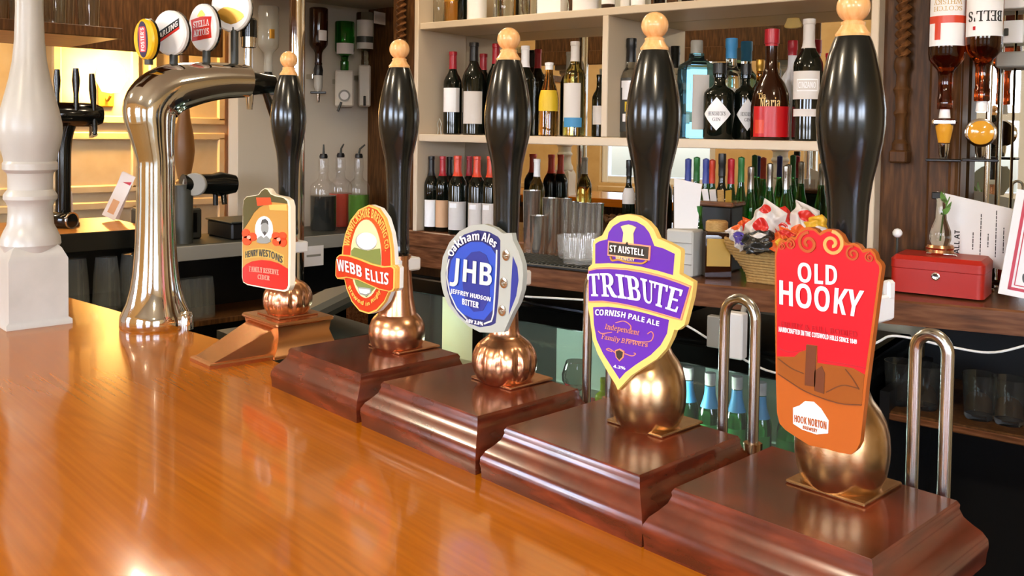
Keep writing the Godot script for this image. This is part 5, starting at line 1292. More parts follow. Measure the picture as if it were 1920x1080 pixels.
func counter_things() -> void:
	# small bottles of wine in two ranks
	var y := COUNTER
	var rows := [
		[bb(-2.1034, 1.05, -0.05), 0.9149, 0.0199, 0.2414, "black plastic", "", "small dark wine bottle without a visible label beside the second pump handle"],
		[bb(-2.0503, 1.05, -0.04), 0.9044, 0.0241, 0.2485, "black plastic", "label cream", "small wine bottle with a dark capsule and a yellowish label"],
		[bb(-2.009, 1.05, -0.05), 0.8921, 0.0248, 0.2495, "red capsule", "label peach", "small wine bottle with a red capsule and a peach label"],
		[bb(-2.0401, 1.05, -0.12), 0.8845, 0.0236, 0.2458, "black plastic", "", "small dark wine bottle in the second rank behind the peach label"],
		[bb(-1.9261, 1.05, -0.03), 0.8756, 0.0312, 0.2539, "orange capsule", "label white", "small wine bottle with an orange capsule and the widest white label"],
		[bb(-1.9521, 1.05, -0.12), 0.8627, 0.0232, 0.2501, "red capsule", "", "small wine bottle in the second rank between two white labels"],
		[bb(-1.845, 1.05, -0.03), 0.8544, 0.029, 0.2544, "orange capsule", "label white", "small wine bottle with an orange capsule beside the third pump handle"],
		[bb(-1.7983, 1.05, -0.04), 0.8396, 0.0271, 0.2556, "orange capsule", "label white", "small wine bottle with a white label half behind the third pump handle"]]
	for r in rows:
		var d := {"cap": [0.74, mat(r[4])]}
		if r[5]:
			d["labels"] = [[0.06, 0.42, 1.1, mat(r[5])]]
			if r[5] == "label white":
				d["labels"].append([0.34, 0.4, 0.4, mat("label red"), -0.5])
		bottle("small_wine_bottle", r[6], "bottle", r[0], r[1], r[2], r[3], "wine", mat("bottle black"), d, "small wine bottles on the back counter")
	bottle("white_wine_bottle", "green wine bottle with a red capsule behind the steel cups", "bottle", bb(-1.6597, 1.05, -0.1), 0.7883, 0.0251, 0.2502, "wine", mat("olive glass"), {"cap": [0.78, mat("label red")]})
	# steel cups
	var cups := [[996, 17, 357, 0.16, "tallest steel cup, leftmost behind the bar mat"], [1008, 16, 404, 0.24, "short steel cup in front of the tallest one"], [1030, 15, 371, 0.20, "tall steel cup third from the left"], [1046, 11, 372, 0.15, "steel cup behind the third and fourth"], [1060, 11, 372, 0.18, "steel cup above the left end of the shot glasses"], [1074, 10, 378, 0.16, "steel cup in the middle of the row"], [1087, 10, 380, 0.16, "steel cup right of the middle of the row"], [1100, 10, 381, 0.16, "third steel cup from the right"], [1112, 9, 381, 0.16, "second steel cup from the right"], [1122, 9, 381, 0.17, "rightmost steel cup beside the purple clip"]]
	var places := [bb(-1.5319, 1.05, 0.1), 0.7934, 0.0261, 0.1671, bb(-1.437, 1.05, 0.2), 0.7863, 0.0233, 0.1081, bb(-1.4331, 1.05, 0.15), 0.7733, 0.0221, 0.1538, bb(-1.4526, 1.05, 0.08), 0.7639, 0.0167, 0.1476, bb(-1.4, 1.05, 0.12), 0.7556, 0.0163, 0.1526, bb(-1.3885, 1.05, 0.1), 0.7474, 0.0148, 0.1433, bb(-1.3656, 1.05, 0.1), 0.7398, 0.0147, 0.1417, bb(-1.3428, 1.05, 0.1), 0.7321, 0.0147, 0.1416, bb(-1.3221, 1.05, 0.1), 0.7251, 0.0131, 0.1429, bb(-1.2987, 1.05, 0.11), 0.7192, 0.013, 0.1448]
	for i in cups.size():
		var at: Vector3 = places[i * 4]
		var r: float = places[i * 4 + 2]
		var h: float = places[i * 4 + 3]
		var o := thing("steel_cup", cups[i][4], "cup", at, 0, "steel cups on the back counter")
		part("body", mb().lathe(lp([0, 0, r * 0.82, 0, r * 0.85, 0.003, r, h - 0.002, r * 1.03, h, r * 0.96, h, r * 0.82, 0.006, 0, 0.006]), 28, 30).mesh(), mat("cup steel"), o)
	# shot glasses
	var shots := [bb(-1.3054, 1.05, 0.26), bb(-1.2889, 1.05, 0.24), bb(-1.24, 1.05, 0.27), bb(-1.272, 1.05, 0.2), bb(-1.2421, 1.05, 0.33), bb(-1.2137, 1.05, 0.33), bb(-1.1892, 1.05, 0.31)]
	for i in shots.size():
		var o := thing("shot_glass", ["leftmost shot glass in the back rank", "second shot glass in the back rank", "third shot glass in the back rank", "shot glass nearest the steel cups", "left shot glass of the front rank", "middle shot glass of the front rank", "shot glass nearest the purple clip"][i], "glass", shots[i], 0, "shot glasses on the bar mat")
		part("bowl", mb().lathe(lp([0, 0, 0.017, 0, 0.019, 0.004, 0.024, 0.06, 0.0225, 0.06, 0.018, 0.012, 0, 0.011]), 20, 30).mesh(), mat("shot glass"), o)
	# ribbed rubber mat: tray and ribs
	var m := thing("bar_mat", "black ribbed rubber drip mat under the shot glasses", "mat", bb(-1.2865, 1.05, 0.3), ROT + 0.1)
	part("tray", mb().box(Vector3(0, 0.004, 0), Vector3(0.42, 0.008, 0.16), 0.002).mesh(), mat("black plastic"), m)
	var ribs := mb()
	for k in 34:
		ribs.box(Vector3(-0.198 + k * 0.012, 0.009, 0), Vector3(0.005, 0.004, 0.15), 0.001)
	var rb := part("ribs", ribs.mesh(), mat("dark grey"), m)
	rb.set_meta("kind", "stuff")
	for s in shots.size():
		get_node("shot_glass" if s == 0 else "shot_glass_%03d" % s).position.y += 0.0115
	# dark bowl with a small bottle in front of it
	var bowl := thing("wicker_bowl", "dark round wicker bowl beside the fourth pump handle", "bowl", bb(-1.2833, 1.05, 0), 0)
	part("bowl", mb().lathe(lp([0, 0, 0.05, 0, 0.056, 0.01, 0.062, 0.05, 0.064, 0.09, 0.06, 0.092, 0.055, 0.05, 0, 0.04]), 28, 30).mesh(), mat("dark wood"), bowl)
	var rope := []
	for k in 49:
		rope.append(Vector3(0.063 * sin(TAU * k / 48.0), 0.094 + 0.004 * sin(k * 2.1), 0.063 * cos(TAU * k / 48.0)))
	part("plaited_rim", mb().tube(rope, 0.008, 8).mesh(), mat("dark wood"), bowl)
	bottle("bitters_bottle", "small black bottle with a white label showing over the dark wicker bowl", "bottle", bb(-1.3411, 1.05, -0.12), 0.6873, 0.0188, 0.2563, "spirit", mat("bottle black"), {"cap": [0.82, mat("black plastic")], "labels": [[0.5, 0.68, 1.2, mat("label white")]]})
	# beer bottles with foil tops
	mat("foil blue", "34418a", 0.3)
	mat("foil green", "2f7a3c", 0.3)
	var beers := [[bb(-1.0916, 1.05, 0), 0.6238, 0.0171, 0.2704, "foil blue", "green beer bottle with a blue foil top, leftmost behind the white card"], [bb(-1.0863, 1.05, -0.04), 0.6147, 0.0173, 0.2742, "foil green", "green beer bottle with a green foil top between two blue ones"], [bb(-1.0312, 1.05, 0.02), 0.605, 0.0167, 0.2725, "foil blue", "green beer bottle with a blue foil top right of the white card"], [bb(-1.0506, 1.05, -0.06), 0.5983, 0.0172, 0.2678, "orange capsule", "green beer bottle with an orange foil top"], [bb(-0.9703, 1.05, 0), 0.5786, 0.0179, 0.274, "red capsule", "green beer bottle with a red foil top behind the amber jar"], [bb(-0.9642, 1.05, -0.05), 0.5681, 0.0168, 0.2775, "foil green", "green beer bottle with a green top beside the red one"], [bb(-0.9588, 1.05, -0.1), 0.5582, 0.0171, 0.2514, "steel", "green beer bottle with a steel top behind the snack basket"], [bb(-0.9136, 1.05, -0.12), 0.5384, 0.017, 0.261, "steel", "dark green bottle with a steel top behind the snack packets"], [bb(-0.8625, 1.05, -0.1), 0.522, 0.0167, 0.2575, "steel", "dark green bottle with a steel top, rightmost behind the snack packets"]]
	for r in beers:
		bottle("beer_bottle", r[5], "bottle", r[0], r[1], r[2], r[3], "beer", mat("bottle green"), {"cap": [0.76, mat(r[4])]}, "beer bottles behind the snack basket")
	bottle("whiskey_bottle", "black whiskey bottle with a white label behind the amber jar", "bottle", bb(-0.9818, 1.05, 0.03), 0.5881, 0.0206, 0.2865, "spirit", mat("bottle black"), {"cap": [0.8, mat("black plastic")], "labels": [[0.45, 0.6, 1.2, mat("label white")]]})
	bottle("cider_bottle", "dark green bottle standing between the napkin block and the amber jar", "bottle", bb(-0.9621, 1.05, 0.2), 0.6116, 0.018, 0.1648, "beer", mat("bottle green"), {}, "")
	# white card and napkin block behind the fourth handle
	var card := thing("white_card", "blank white card propped behind the fourth pump handle", "card", bb(-0.9792, 1.125, 0.22), 0.8319)
	part("sheet", mb(Vector3(0, 0.075, 0), Vector3(-0.12, 0, 0)).slab(pv([-0.035, -0.075, 0.018, -0.07, 0.032, 0.066, -0.035, 0.08]), 0, 0.0015).mesh(), mat("paper"), card)
	var nap := thing("napkin_block", "grey white block of napkins under the white card", "napkins", bb(-0.9773, 1.05, 0.24), ROT)
	part("pile", mb().box(Vector3(0, 0.055, 0), Vector3(0.07, 0.11, 0.06), 0.004).mesh(), mat("light grey"), nap)
	for k in 3:
		part("fold", mb().box(Vector3(0, 0.03 + k * 0.025, 0.031), Vector3(0.066, 0.002, 0.003), 0.0005).mesh(), mat("grey"), nap)
	# amber jar
	var jar := thing("amber_jar", "square jar with a yellowish label and a dark base left of the snack basket", "jar", bb(-0.9059, 1.05, 0.22), 0.7668)
	part("glass_body", mb().loops(0.0, 0.0, lp([0.028, 0.0, 0.030, 0.006, 0.030, 0.10, 0.024, 0.11])).mesh(), mat("bottle brown"), jar)
	part("front_label", mb().box(Vector3(0, 0.062, 0.0305), Vector3(0.054, 0.064, 0.001)).mesh(), mat("label yellow dull", "b08a30", 0.5), jar)
	part("lid", mb(Vector3(0, 0.11, 0)).lathe(lp([0, 0, 0.026, 0, 0.026, 0.02, 0.022, 0.024, 0, 0.024]), 20).mesh(), mat("wicker"), jar)
	var tin := thing("condiment_rack", "dark rack of small packets standing behind the amber jar", "rack", bb(-0.9527, 1.05, 0.1), ROT)
	part("tray", mb().box(Vector3(0, 0.08, 0), Vector3(0.09, 0.16, 0.07), 0.004).mesh(), mat("black plastic"), tin)
	part("rim", mb().box(Vector3(0, 0.165, 0), Vector3(0.1, 0.012, 0.08), 0.003).mesh(), mat("counter wood"), tin)
	for k in 4:
		part("packet", mb(Vector3(-0.03 + k * 0.02, 0.18, 0.02), Vector3(0.2, 0.3 * k, 0.1)).box(Vector3.ZERO, Vector3(0.016, 0.04, 0.004), 0.001).mesh(), mat(["label cream", "label white", "wicker", "label yellow dull"][k]), tin)
	snack_basket()


func crisp_packet(label: String, at: Vector3, turn: Vector3, wide: float, high: float, base: String, spots: Array) -> void:
	var o := thing("snack_packet", label, "snack packet", at, 0, "snack packets in the basket")
	o.rotation = turn
	var puff := func(u: float, v: float) -> Vector3:
		var x := (u - 0.5) * wide
		var y := (v - 0.5) * high
		var edge := clampf(minf(minf(u, 1.0 - u), minf(v, 1.0 - v)) * 5.0, 0.0, 1.0)
		return Vector3(x + 0.003 * sin(v * 17.0), y, edge * 0.016 + 0.0035 * sin(u * 15.0 + v * 9.0) * edge + 0.002 * sin(v * 31.0 + u * 4.0))
	part("front", mb().surf(puff, 20, 24, Vector3(0, 0, -0.3)).mesh(), mat(base), o)
	var back := func(u: float, v: float) -> Vector3:
		var p: Vector3 = puff.call(u, v)
		return Vector3(p.x, p.y, -p.z)
	part("back", mb().surf(back, 14, 16, Vector3(0, 0, 0.3)).mesh(), mat(base), o)
	for s in spots:
		var m: Array = s
		var patch := func(u: float, v: float) -> Vector3:
			var q: Vector3 = puff.call(m[0] + 0.55 * u * cos(v * TAU) * m[2], m[1] + 0.55 * u * sin(v * TAU) * m[3])
			return q + Vector3(0, 0, 0.0012)
		part("print", mb().surf(patch, 5, 16, Vector3(0, 0, -0.3)).mesh(), mat(m[4]), o)


func snack_basket() -> void:
	var at: Vector3 = bb(-0.7589, 1.05, 0.19)
	var o := thing("snack_basket", "tan wicker basket full of snack packets on the back counter", "basket", at, ROT)
	# woven walls: stacked withies round a flaring oblong
	for k in 15:
		var y := 0.004 + k * 0.0066
		var grow := 0.062 + 0.05 * smoothstep(0.0, 1.0, k / 14.0)
		var ring := []
		for i in 41:
			var t := TAU * i / 40.0
			var wob := 0.0012 * sin(i * 4.0 + k * PI)
			ring.append(Vector3((grow + 0.01 + wob) * signf(cos(t)) * pow(absf(cos(t)), 0.55), y, (grow * 0.72 + wob) * signf(sin(t)) * pow(absf(sin(t)), 0.55)))
		part("withy", mb().tube(ring, 0.0042, 7, 1.0, false).mesh(), mat("wicker"), o)
	part("bottom", mb().box(Vector3(0, 0.003, 0), Vector3(0.13, 0.006, 0.09), 0.001).mesh(), mat("wicker"), o)
	part("heap_liner", mb(Vector3(0, 0.075, 0)).lathe(lp([0, -0.03, 0.07, -0.01, 0.072, 0.0, 0.05, 0.012, 0.0, 0.02]), 20).mesh(), mat("wicker"), o)
	mat("packet white", "dcd4cc", 0.25)
	mat("packet red", "d0302a", 0.25)
	mat("packet orange", "e8642a", 0.25)
	mat("packet purple", "5a4a9a", 0.25)
	mat("packet yellow", "e0b030", 0.25)
	mat("packet dark", "26241f", 0.25)
	crisp_packet("white and red crisp packet standing highest in the basket, towards the left", bb(-0.7838, 1.185, 0.24) , Vector3(-0.25, 0.2994, -0.55), 0.062, 0.10, "packet white", [[0.5, 0.45, 0.5, 0.3, "packet red"], [0.25, 0.8, 0.4, 0.2, "packet red"], [0.8, 0.15, 0.3, 0.2, "packet orange"]])
	crisp_packet("red and white crisp packet leaning in the middle of the basket", bb(-0.7506, 1.175, 0.22), Vector3(-0.3, 0.6654, 0.35), 0.06, 0.095, "packet red", [[0.5, 0.5, 0.5, 0.5, "packet white"], [0.5, 0.5, 0.3, 0.25, "packet red"]])
	crisp_packet("silvery crisp packet leaning to the right in the basket", bb(-0.7132, 1.185, 0.2), Vector3(-0.3, 0.855, -0.45), 0.058, 0.10, "packet white", [[0.5, 0.7, 0.6, 0.25, "packet red"], [0.4, 0.3, 0.4, 0.3, "packet orange"]])
	crisp_packet("yellow crisp packet at the right end of the basket", bb(-0.6734, 1.17, 0.2), Vector3(-0.4, 0.6625, 0.3), 0.05, 0.08, "packet yellow", [[0.5, 0.5, 0.6, 0.3, "packet white"]])
	crisp_packet("small purple and white packet hanging over the left rim of the basket", bb(-0.8241, 1.155, 0.28), Vector3(-0.5, 0.5686, 0.55), 0.034, 0.06, "packet white", [[0.4, 0.4, 0.6, 0.5, "packet purple"], [0.6, 0.85, 0.6, 0.25, "packet orange"]])
	crisp_packet("orange packet lying low behind the purple one in the basket", bb(-0.8321, 1.165, 0.22), Vector3(-0.7, 0.561, -0.5), 0.05, 0.06, "packet orange", [[0.5, 0.5, 0.4, 0.4, "packet red"]])
	crisp_packet("black packet lying low in the middle of the basket", bb(-0.7726, 1.15, 0.29), Vector3(-0.9, 0.5476, 0.2), 0.07, 0.06, "packet dark", [[0.5, 0.6, 0.5, 0.2, "packet white"]])
	crisp_packet("red and orange packet at the front of the basket near the red clip", bb(-0.7212, 1.155, 0.28), Vector3(-0.5, 0.5225, -0.4), 0.045, 0.06, "packet orange", [[0.5, 0.75, 0.8, 0.3, "packet red"], [0.4, 0.3, 0.3, 0.3, "packet yellow"]])


# ---------------------------------------------------------------- right end of the back bar
func right_end() -> void:
	# alcove mirror with joints
	var m := thing("alcove_mirror", "panelled mirror behind the whisky optics", "mirror", bb(-0.02, COUNTER, -0.10), ROT)
	for k in 4:
		part("panel", mb().box(Vector3(-0.42 + k * 0.19, 0.7, 0), Vector3(0.186, 1.4, 0.006), 0.001).mesh(), mat("mirror"), m)
	solo("mirror_backing", "dark board behind the alcove mirror", "board", mb().box(Vector3(0, 0.7, 0), Vector3(1.5, 1.4, 0.03)).mesh(), mat("dark wood"), bb(0.28, COUNTER, -0.13), ROT)
	# red cash box
	var o := thing("cash_box", "red metal cash box with a round lock on the back counter", "box", bb(-0.444, 1.052, 0.09), ROT + 0.03)
	var foot := soft_rect(0.1823, 0.12, 0.014, 5)
	part("body", mb(Vector3(0, 0.002, 0), Vector3(-PI / 2, 0, 0)).slab(foot, 0, 0.052, 0.001).mesh(), mat("cash red", "a82216", 0.3), o)
	part("lid", mb(Vector3(0, 0.0545, 0), Vector3(-PI / 2, 0, 0)).slab(soft_rect(0.1823 + 0.002, 0.122, 0.014, 5), 0, 0.0265, 0.009).mesh(), mat("cash red"), o)
	part("lock", mb(Vector3(0, 0.042, 0.06), Vector3(PI / 2, 0, 0)).lathe(lp([0.008, 0, 0.0085, 0.003, 0.006, 0.004, 0.003, 0.003, 0, 0.003]), 18).mesh(), mat("steel"), o)
	part("handle", mb().tube([Vector3(-0.03, 0.079, 0), Vector3(-0.028, 0.084, 0.008), Vector3(0.028, 0.084, 0.008), Vector3(0.03, 0.079, 0)], 0.0025, 8).mesh(), mat("steel"), o)
	# glass oil lamp standing on the box
	var lt: float = COUNTER + 0.0935
	var l := thing("glass_jar", "small glass chimney in a copper base with a green sprig, on the red cash box", "jar", bb(-0.4517, 1.1335, 0.075), 0)
	part("base", mb().lathe(lp([0, 0, 0.027, 0, 0.029, 0.004, 0.027, 0.01, 0.029, 0.014, 0.026, 0.02, 0, 0.02]), 24).mesh(), mat("copper"), l)
	part("chimney", mb(Vector3(0, 0.02, 0)).lathe(lp([0.018, 0, 0.022, 0.012, 0.021, 0.03, 0.012, 0.055, 0.009, 0.09, 0.010, 0.1]), 24).mesh(), mat("clear glass"), l)
	for k in 5:
		var leaf := func(u: float, v: float) -> Vector3:
			var w := 0.006 * sin(v * PI)
			return Vector3((u - 0.5) * 2.0 * w, v * 0.03, 0.004 * sin(v * 3.0))
		part("leaf", mb().surf(leaf, 4, 6, Vector3(0, 0, -0.3)).mesh(), mat("sprig", "5f8a3a", 0.6), l, Vector3(0.004 * k, 0.085 + 0.008 * k, 0.002), Vector3(0.3, k * 1.3, -0.9 + 0.2 * k))
	part("stem", mb().tube([Vector3(0, 0.03, 0), Vector3(0.003, 0.08, 0), Vector3(0.018, 0.125, 0.002)], 0.0012, 6).mesh(), mat("sprig"), l)
	# paper list on a clip
	var s := thing("price_list", "white sheet of sideways printed lines hanging from a black clip", "paper", bb(-0.3921, 1.12, 0.02), 0.0979)
	part("sheet", mb().slab(pv([-0.082, 0.005, 0.078, -0.02, 0.078, 0.115, -0.082, 0.145]), 0, 0.001).mesh(), mat("paper"), s)
	part("clip", mb().box(Vector3(-0.082, 0.136, 0.002), Vector3(0.02, 0.016, 0.008), 0.002).mesh(), mat("black plastic"), s)
	part("lettering", text("ALL AT", "bold", lp([-0.032, 0.01, -0.032, 0.062]), lp([-0.043, 0.01, -0.043, 0.062]), 0.001), mat("ink"), s)
	for t in [[-0.005, 0.022, 0.055], [0.01, 0.012, 0.1], [0.025, 0.03, 0.06], [0.04, 0.01, 0.11], [0.055, 0.02, 0.075], [0.07, 0.02, 0.1]]:
		var y0: float = t[1]
		var k := 0
		while y0 < t[2]:
			var run: float = 0.004 + 0.003 * ((k * 7 + int(t[0] * 1000.0 + 20.0)) % 3)
			part("printed_line", mb().box(Vector3(t[0], y0 + run / 2, 0.0012), Vector3(0.0018, run, 0.0004)).mesh(), mat("ink"), s)
			y0 += run + 0.0015
			k += 1
	# menu with a crimson frame
	var n := thing("menu_board", "white menu card with a crimson border leaning beside the cash box", "menu", bb(-0.2716, 1.052, 0.14), 0.4702)
	var lean := Vector3(-0.12, 0, -0.15)
	var sh := part("sheet", mb().slab(pv([-0.055, 0.0, 0.08, 0.0, 0.08, 0.215, -0.055, 0.215]), -0.003, 0.0, 0.0005).mesh(), mat("paper"), n, Vector3(0, 0.013, 0), lean)
	mat("crimson", "b8243c", 0.5)
	for q in [[-0.04, 0.012, -0.034, 0.2], [-0.04, 0.012, 0.075, 0.018], [-0.04, 0.194, 0.075, 0.2], [-0.030, 0.022, -0.028, 0.19], [-0.03, 0.022, 0.07, 0.024]]:
		part("border", mb().slab(pv([q[0], q[1], q[2], q[1], q[2], q[3], q[0], q[3]]), 0, 0.0006).mesh(), mat("crimson"), sh)
	part("crest", mb().slab(rounded(pv([-0.016, 0.034, -0.010, 0.030, -0.004, 0.036, -0.003, 0.046, -0.008, 0.052, -0.01, 0.058, -0.013, 0.052, -0.018, 0.046]), 3), 0, 0.0006).mesh(), mat("dark grey"), sh)
	part("crest_heart", mb().slab(oval(0.004, 0.004, 12), 0.0, 0.0009).mesh(), mat("crimson"), sh, Vector3(-0.0105, 0.045, 0))
	# white knob on a thin rod before the boards
	var kb := thing("rod_finial", "white ball on a thin rod left of the red cash box", "finial", bb(-0.5489, 1.05, 0.04), 0)
	part("rod", mb().tube([Vector3.ZERO, Vector3(0, 0.1142, 0)], 0.003, 8).mesh(), mat("dark grey"), kb)
	part("ball", mb(Vector3(0, 0.1178, 0)).lathe(lp([0, -0.011, 0.006, -0.0092, 0.0102, -0.004, 0.0108, 0.002, 0.007, 0.0085, 0, 0.011]), 18).mesh(), mat("white plastic"), kb)
	# whisky on optics
	mat("optic amber", "e0a030", 0.08)
	var rail := thing("optic_rail", "steel rail that carries the two whisky optics", "rail", bb(-0.4166, 1.05, -0.03), ROT)
	for x in [-0.034, 0.034]:
		part("upright", mb().tube([Vector3(x, 0, 0), Vector3(x, 0.9, 0)], 0.006, 12).mesh(), mat("chrome"), rail)
	part("foot", mb().box(Vector3(0, 0.004, 0), Vector3(0.12, 0.008, 0.05), 0.002).mesh(), mat("chrome"), rail)
	var u := 0
	for q in [[bb(-0.4598, 1.5, 0.03), 0.372, "upturned whisky bottle with a red swoosh on its cream label", 1.4479, 1.3396], [bb(-0.3867, 1.5, 0.03), 0.3395, "upturned whisky bottle with black lettering on its cream label, beside the menu", 1.4649, 1.3418]]:
		var neck: float = q[3]
		var at := Vector3(q[0].x, neck, q[0].z)
		var bt := bottle("whisky_bottle", q[2], "bottle", at, q[1], 0.037, 0.29, "spirit", mat("whisky glass"), {}, "whisky on optics", true)
		part("paper_label", mb().lathe(lp([0.0376, 0.137, 0.0376, 0.285]), 24, 30, -1.2, 1.2).mesh(), mat("label cream"), bt)
		if u == 0:
			part("label_swoosh", mb().lathe(lp([0.038, 0.186, 0.038, 0.202]), 20, 30, -1.2, 1.2).mesh(), mat("orange capsule"), bt)
			part("label_stroke", mb(Vector3(0, 0, 0)).lathe(lp([0.0381, 0.150, 0.0381, 0.186]), 6, 30, -0.7, -0.35).mesh(), mat("orange capsule"), bt)
			part("lettering", round_text("SCOTCH", "serif", 0.0383, 0.222, 0.212, 0.8, -0.8), mat("gold print"), bt)
			part("lettering", round_text("WHISKY", "serif", 0.0383, 0.236, 0.226, 0.8, -0.8), mat("gold print"), bt)
		else:
			part("lettering", round_text("BELL'S", "serif bold", 0.0383, 0.190, 0.168, 1.0, -0.9), mat("ink"), bt)
			part("label_mark", mb().lathe(lp([0.0381, 0.150, 0.0381, 0.158]), 6, 30, -0.6, -0.45).mesh(), mat("red"), bt)
			part("label_mark", mb().lathe(lp([0.0381, 0.23, 0.0381, 0.27]), 6, 30, -0.35, -0.15).mesh(), mat("gold print"), bt)
		var op := thing("optic_measure", ["steel optic with an amber window under the red swoosh bottle", "round amber optic under the bottle with black lettering"][u], "optic", Vector3(q[0].x, q[4], q[0].z), q[1], "optics under the whisky bottles")
		var tall: float = neck - float(q[4])
		part("cork", mb(Vector3(0, tall * 0.82, 0)).lathe(lp([0, 0, 0.012, 0, 0.010, tall * 0.18, 0, tall * 0.18]), 16).mesh(), mat("label cream"), op)
		if u == 0:
			part("crossbar", mb(Vector3(0, tall * 0.74, 0)).box(Vector3.ZERO, Vector3(0.05, 0.014, 0.03), 0.004).mesh(), mat("chrome"), op)
			part("window", mb(Vector3(0, tall * 0.32, 0)).lathe(lp([0, 0, 0.012, 0, 0.018, tall * 0.3, 0.018, tall * 0.38, 0, tall * 0.38]), 20).mesh(), mat("optic amber"), op)
		else:
			part("window_rim", mb(Vector3(0, tall * 0.45, 0.0), Vector3(PI / 2, 0, 0)).lathe(lp([0, -0.012, 0.030, -0.012, 0.031, 0.0, 0.031, 0.012, 0.027, 0.014, 0, 0.012]), 32).mesh(), mat("chrome"), op)
			part("window", mb(Vector3(0, tall * 0.45, 0.014), Vector3(PI / 2, 0, 0)).lathe(lp([0.0265, -0.002, 0.025, 0.003, 0.014, 0.006, 0, 0.007]), 28).mesh(), mat("optic amber"), op)
		part("spout", mb().lathe(lp([0, 0, 0.007, 0, 0.010, tall * 0.1, 0.012, tall * 0.3, 0.0, tall * 0.32]), 16).mesh(), mat("chrome"), op)
		part("press_bar", mb().box(Vector3(0, -0.004, 0.0), Vector3(0.072, 0.006, 0.03), 0.002).mesh(), mat("black plastic"), op)
		u += 1
	# cards and a small shelf at the far right
	var sw := thing("switch_plate", "white switch plate at the top right beside the whisky", "switch", bb(-0.3493, 1.62, -0.06), ROT)
	part("plate", mb().box(Vector3.ZERO, Vector3(0.05, 0.05, 0.008), 0.002).mesh(), mat("white plastic"), sw)
	part("rocker", mb().box(Vector3(-0.008, 0, 0.006), Vector3(0.008, 0.016, 0.006), 0.001).mesh(), mat("dark grey"), sw)
	solo("till_drawer", "grey box under the white switch plate", "box", mb().box(Vector3.ZERO, Vector3(0.06, 0.034, 0.05), 0.003).mesh(), mat("grey"), bb(-0.3442, 1.5582, -0.06), ROT)
	solo("paper_stack", "white folder at the upper right corner above the switch plate", "folder", mb().box(Vector3.ZERO, Vector3(0.08, 0.03, 0.05), 0.002).mesh(), mat("paper"), bb(-0.3389, 1.6835, -0.06), ROT)
	# white cable strung under the worktop
	var line := [Vector3(-0.9569, 0.9679, -0.9999), Vector3(-0.775, 0.9815, -1.0299), Vector3(-0.6028, 0.9861, -1.0582), Vector3(-0.5226, 0.9518, -1.0917), Vector3(-0.458, 0.9151, -1.1226), Vector3(-0.3473, 0.8711, -1.1611), Vector3(-0.2545, 0.8931, -1.1967), Vector3(-0.1611, 0.9557, -1.2424), Vector3(-0.1236, 0.9755, -1.2588), Vector3(-0.031, 0.9649, -1.2943), Vector3(0.0386, 0.9611, -1.326), Vector3(0.1058, 0.9877, -1.3573)]
	solo("white_cable", "white cable drooping along the front of the fridges", "cable", mb().tube(smooth(line, 70), 0.0026, 8).mesh(), mat("white plastic"))


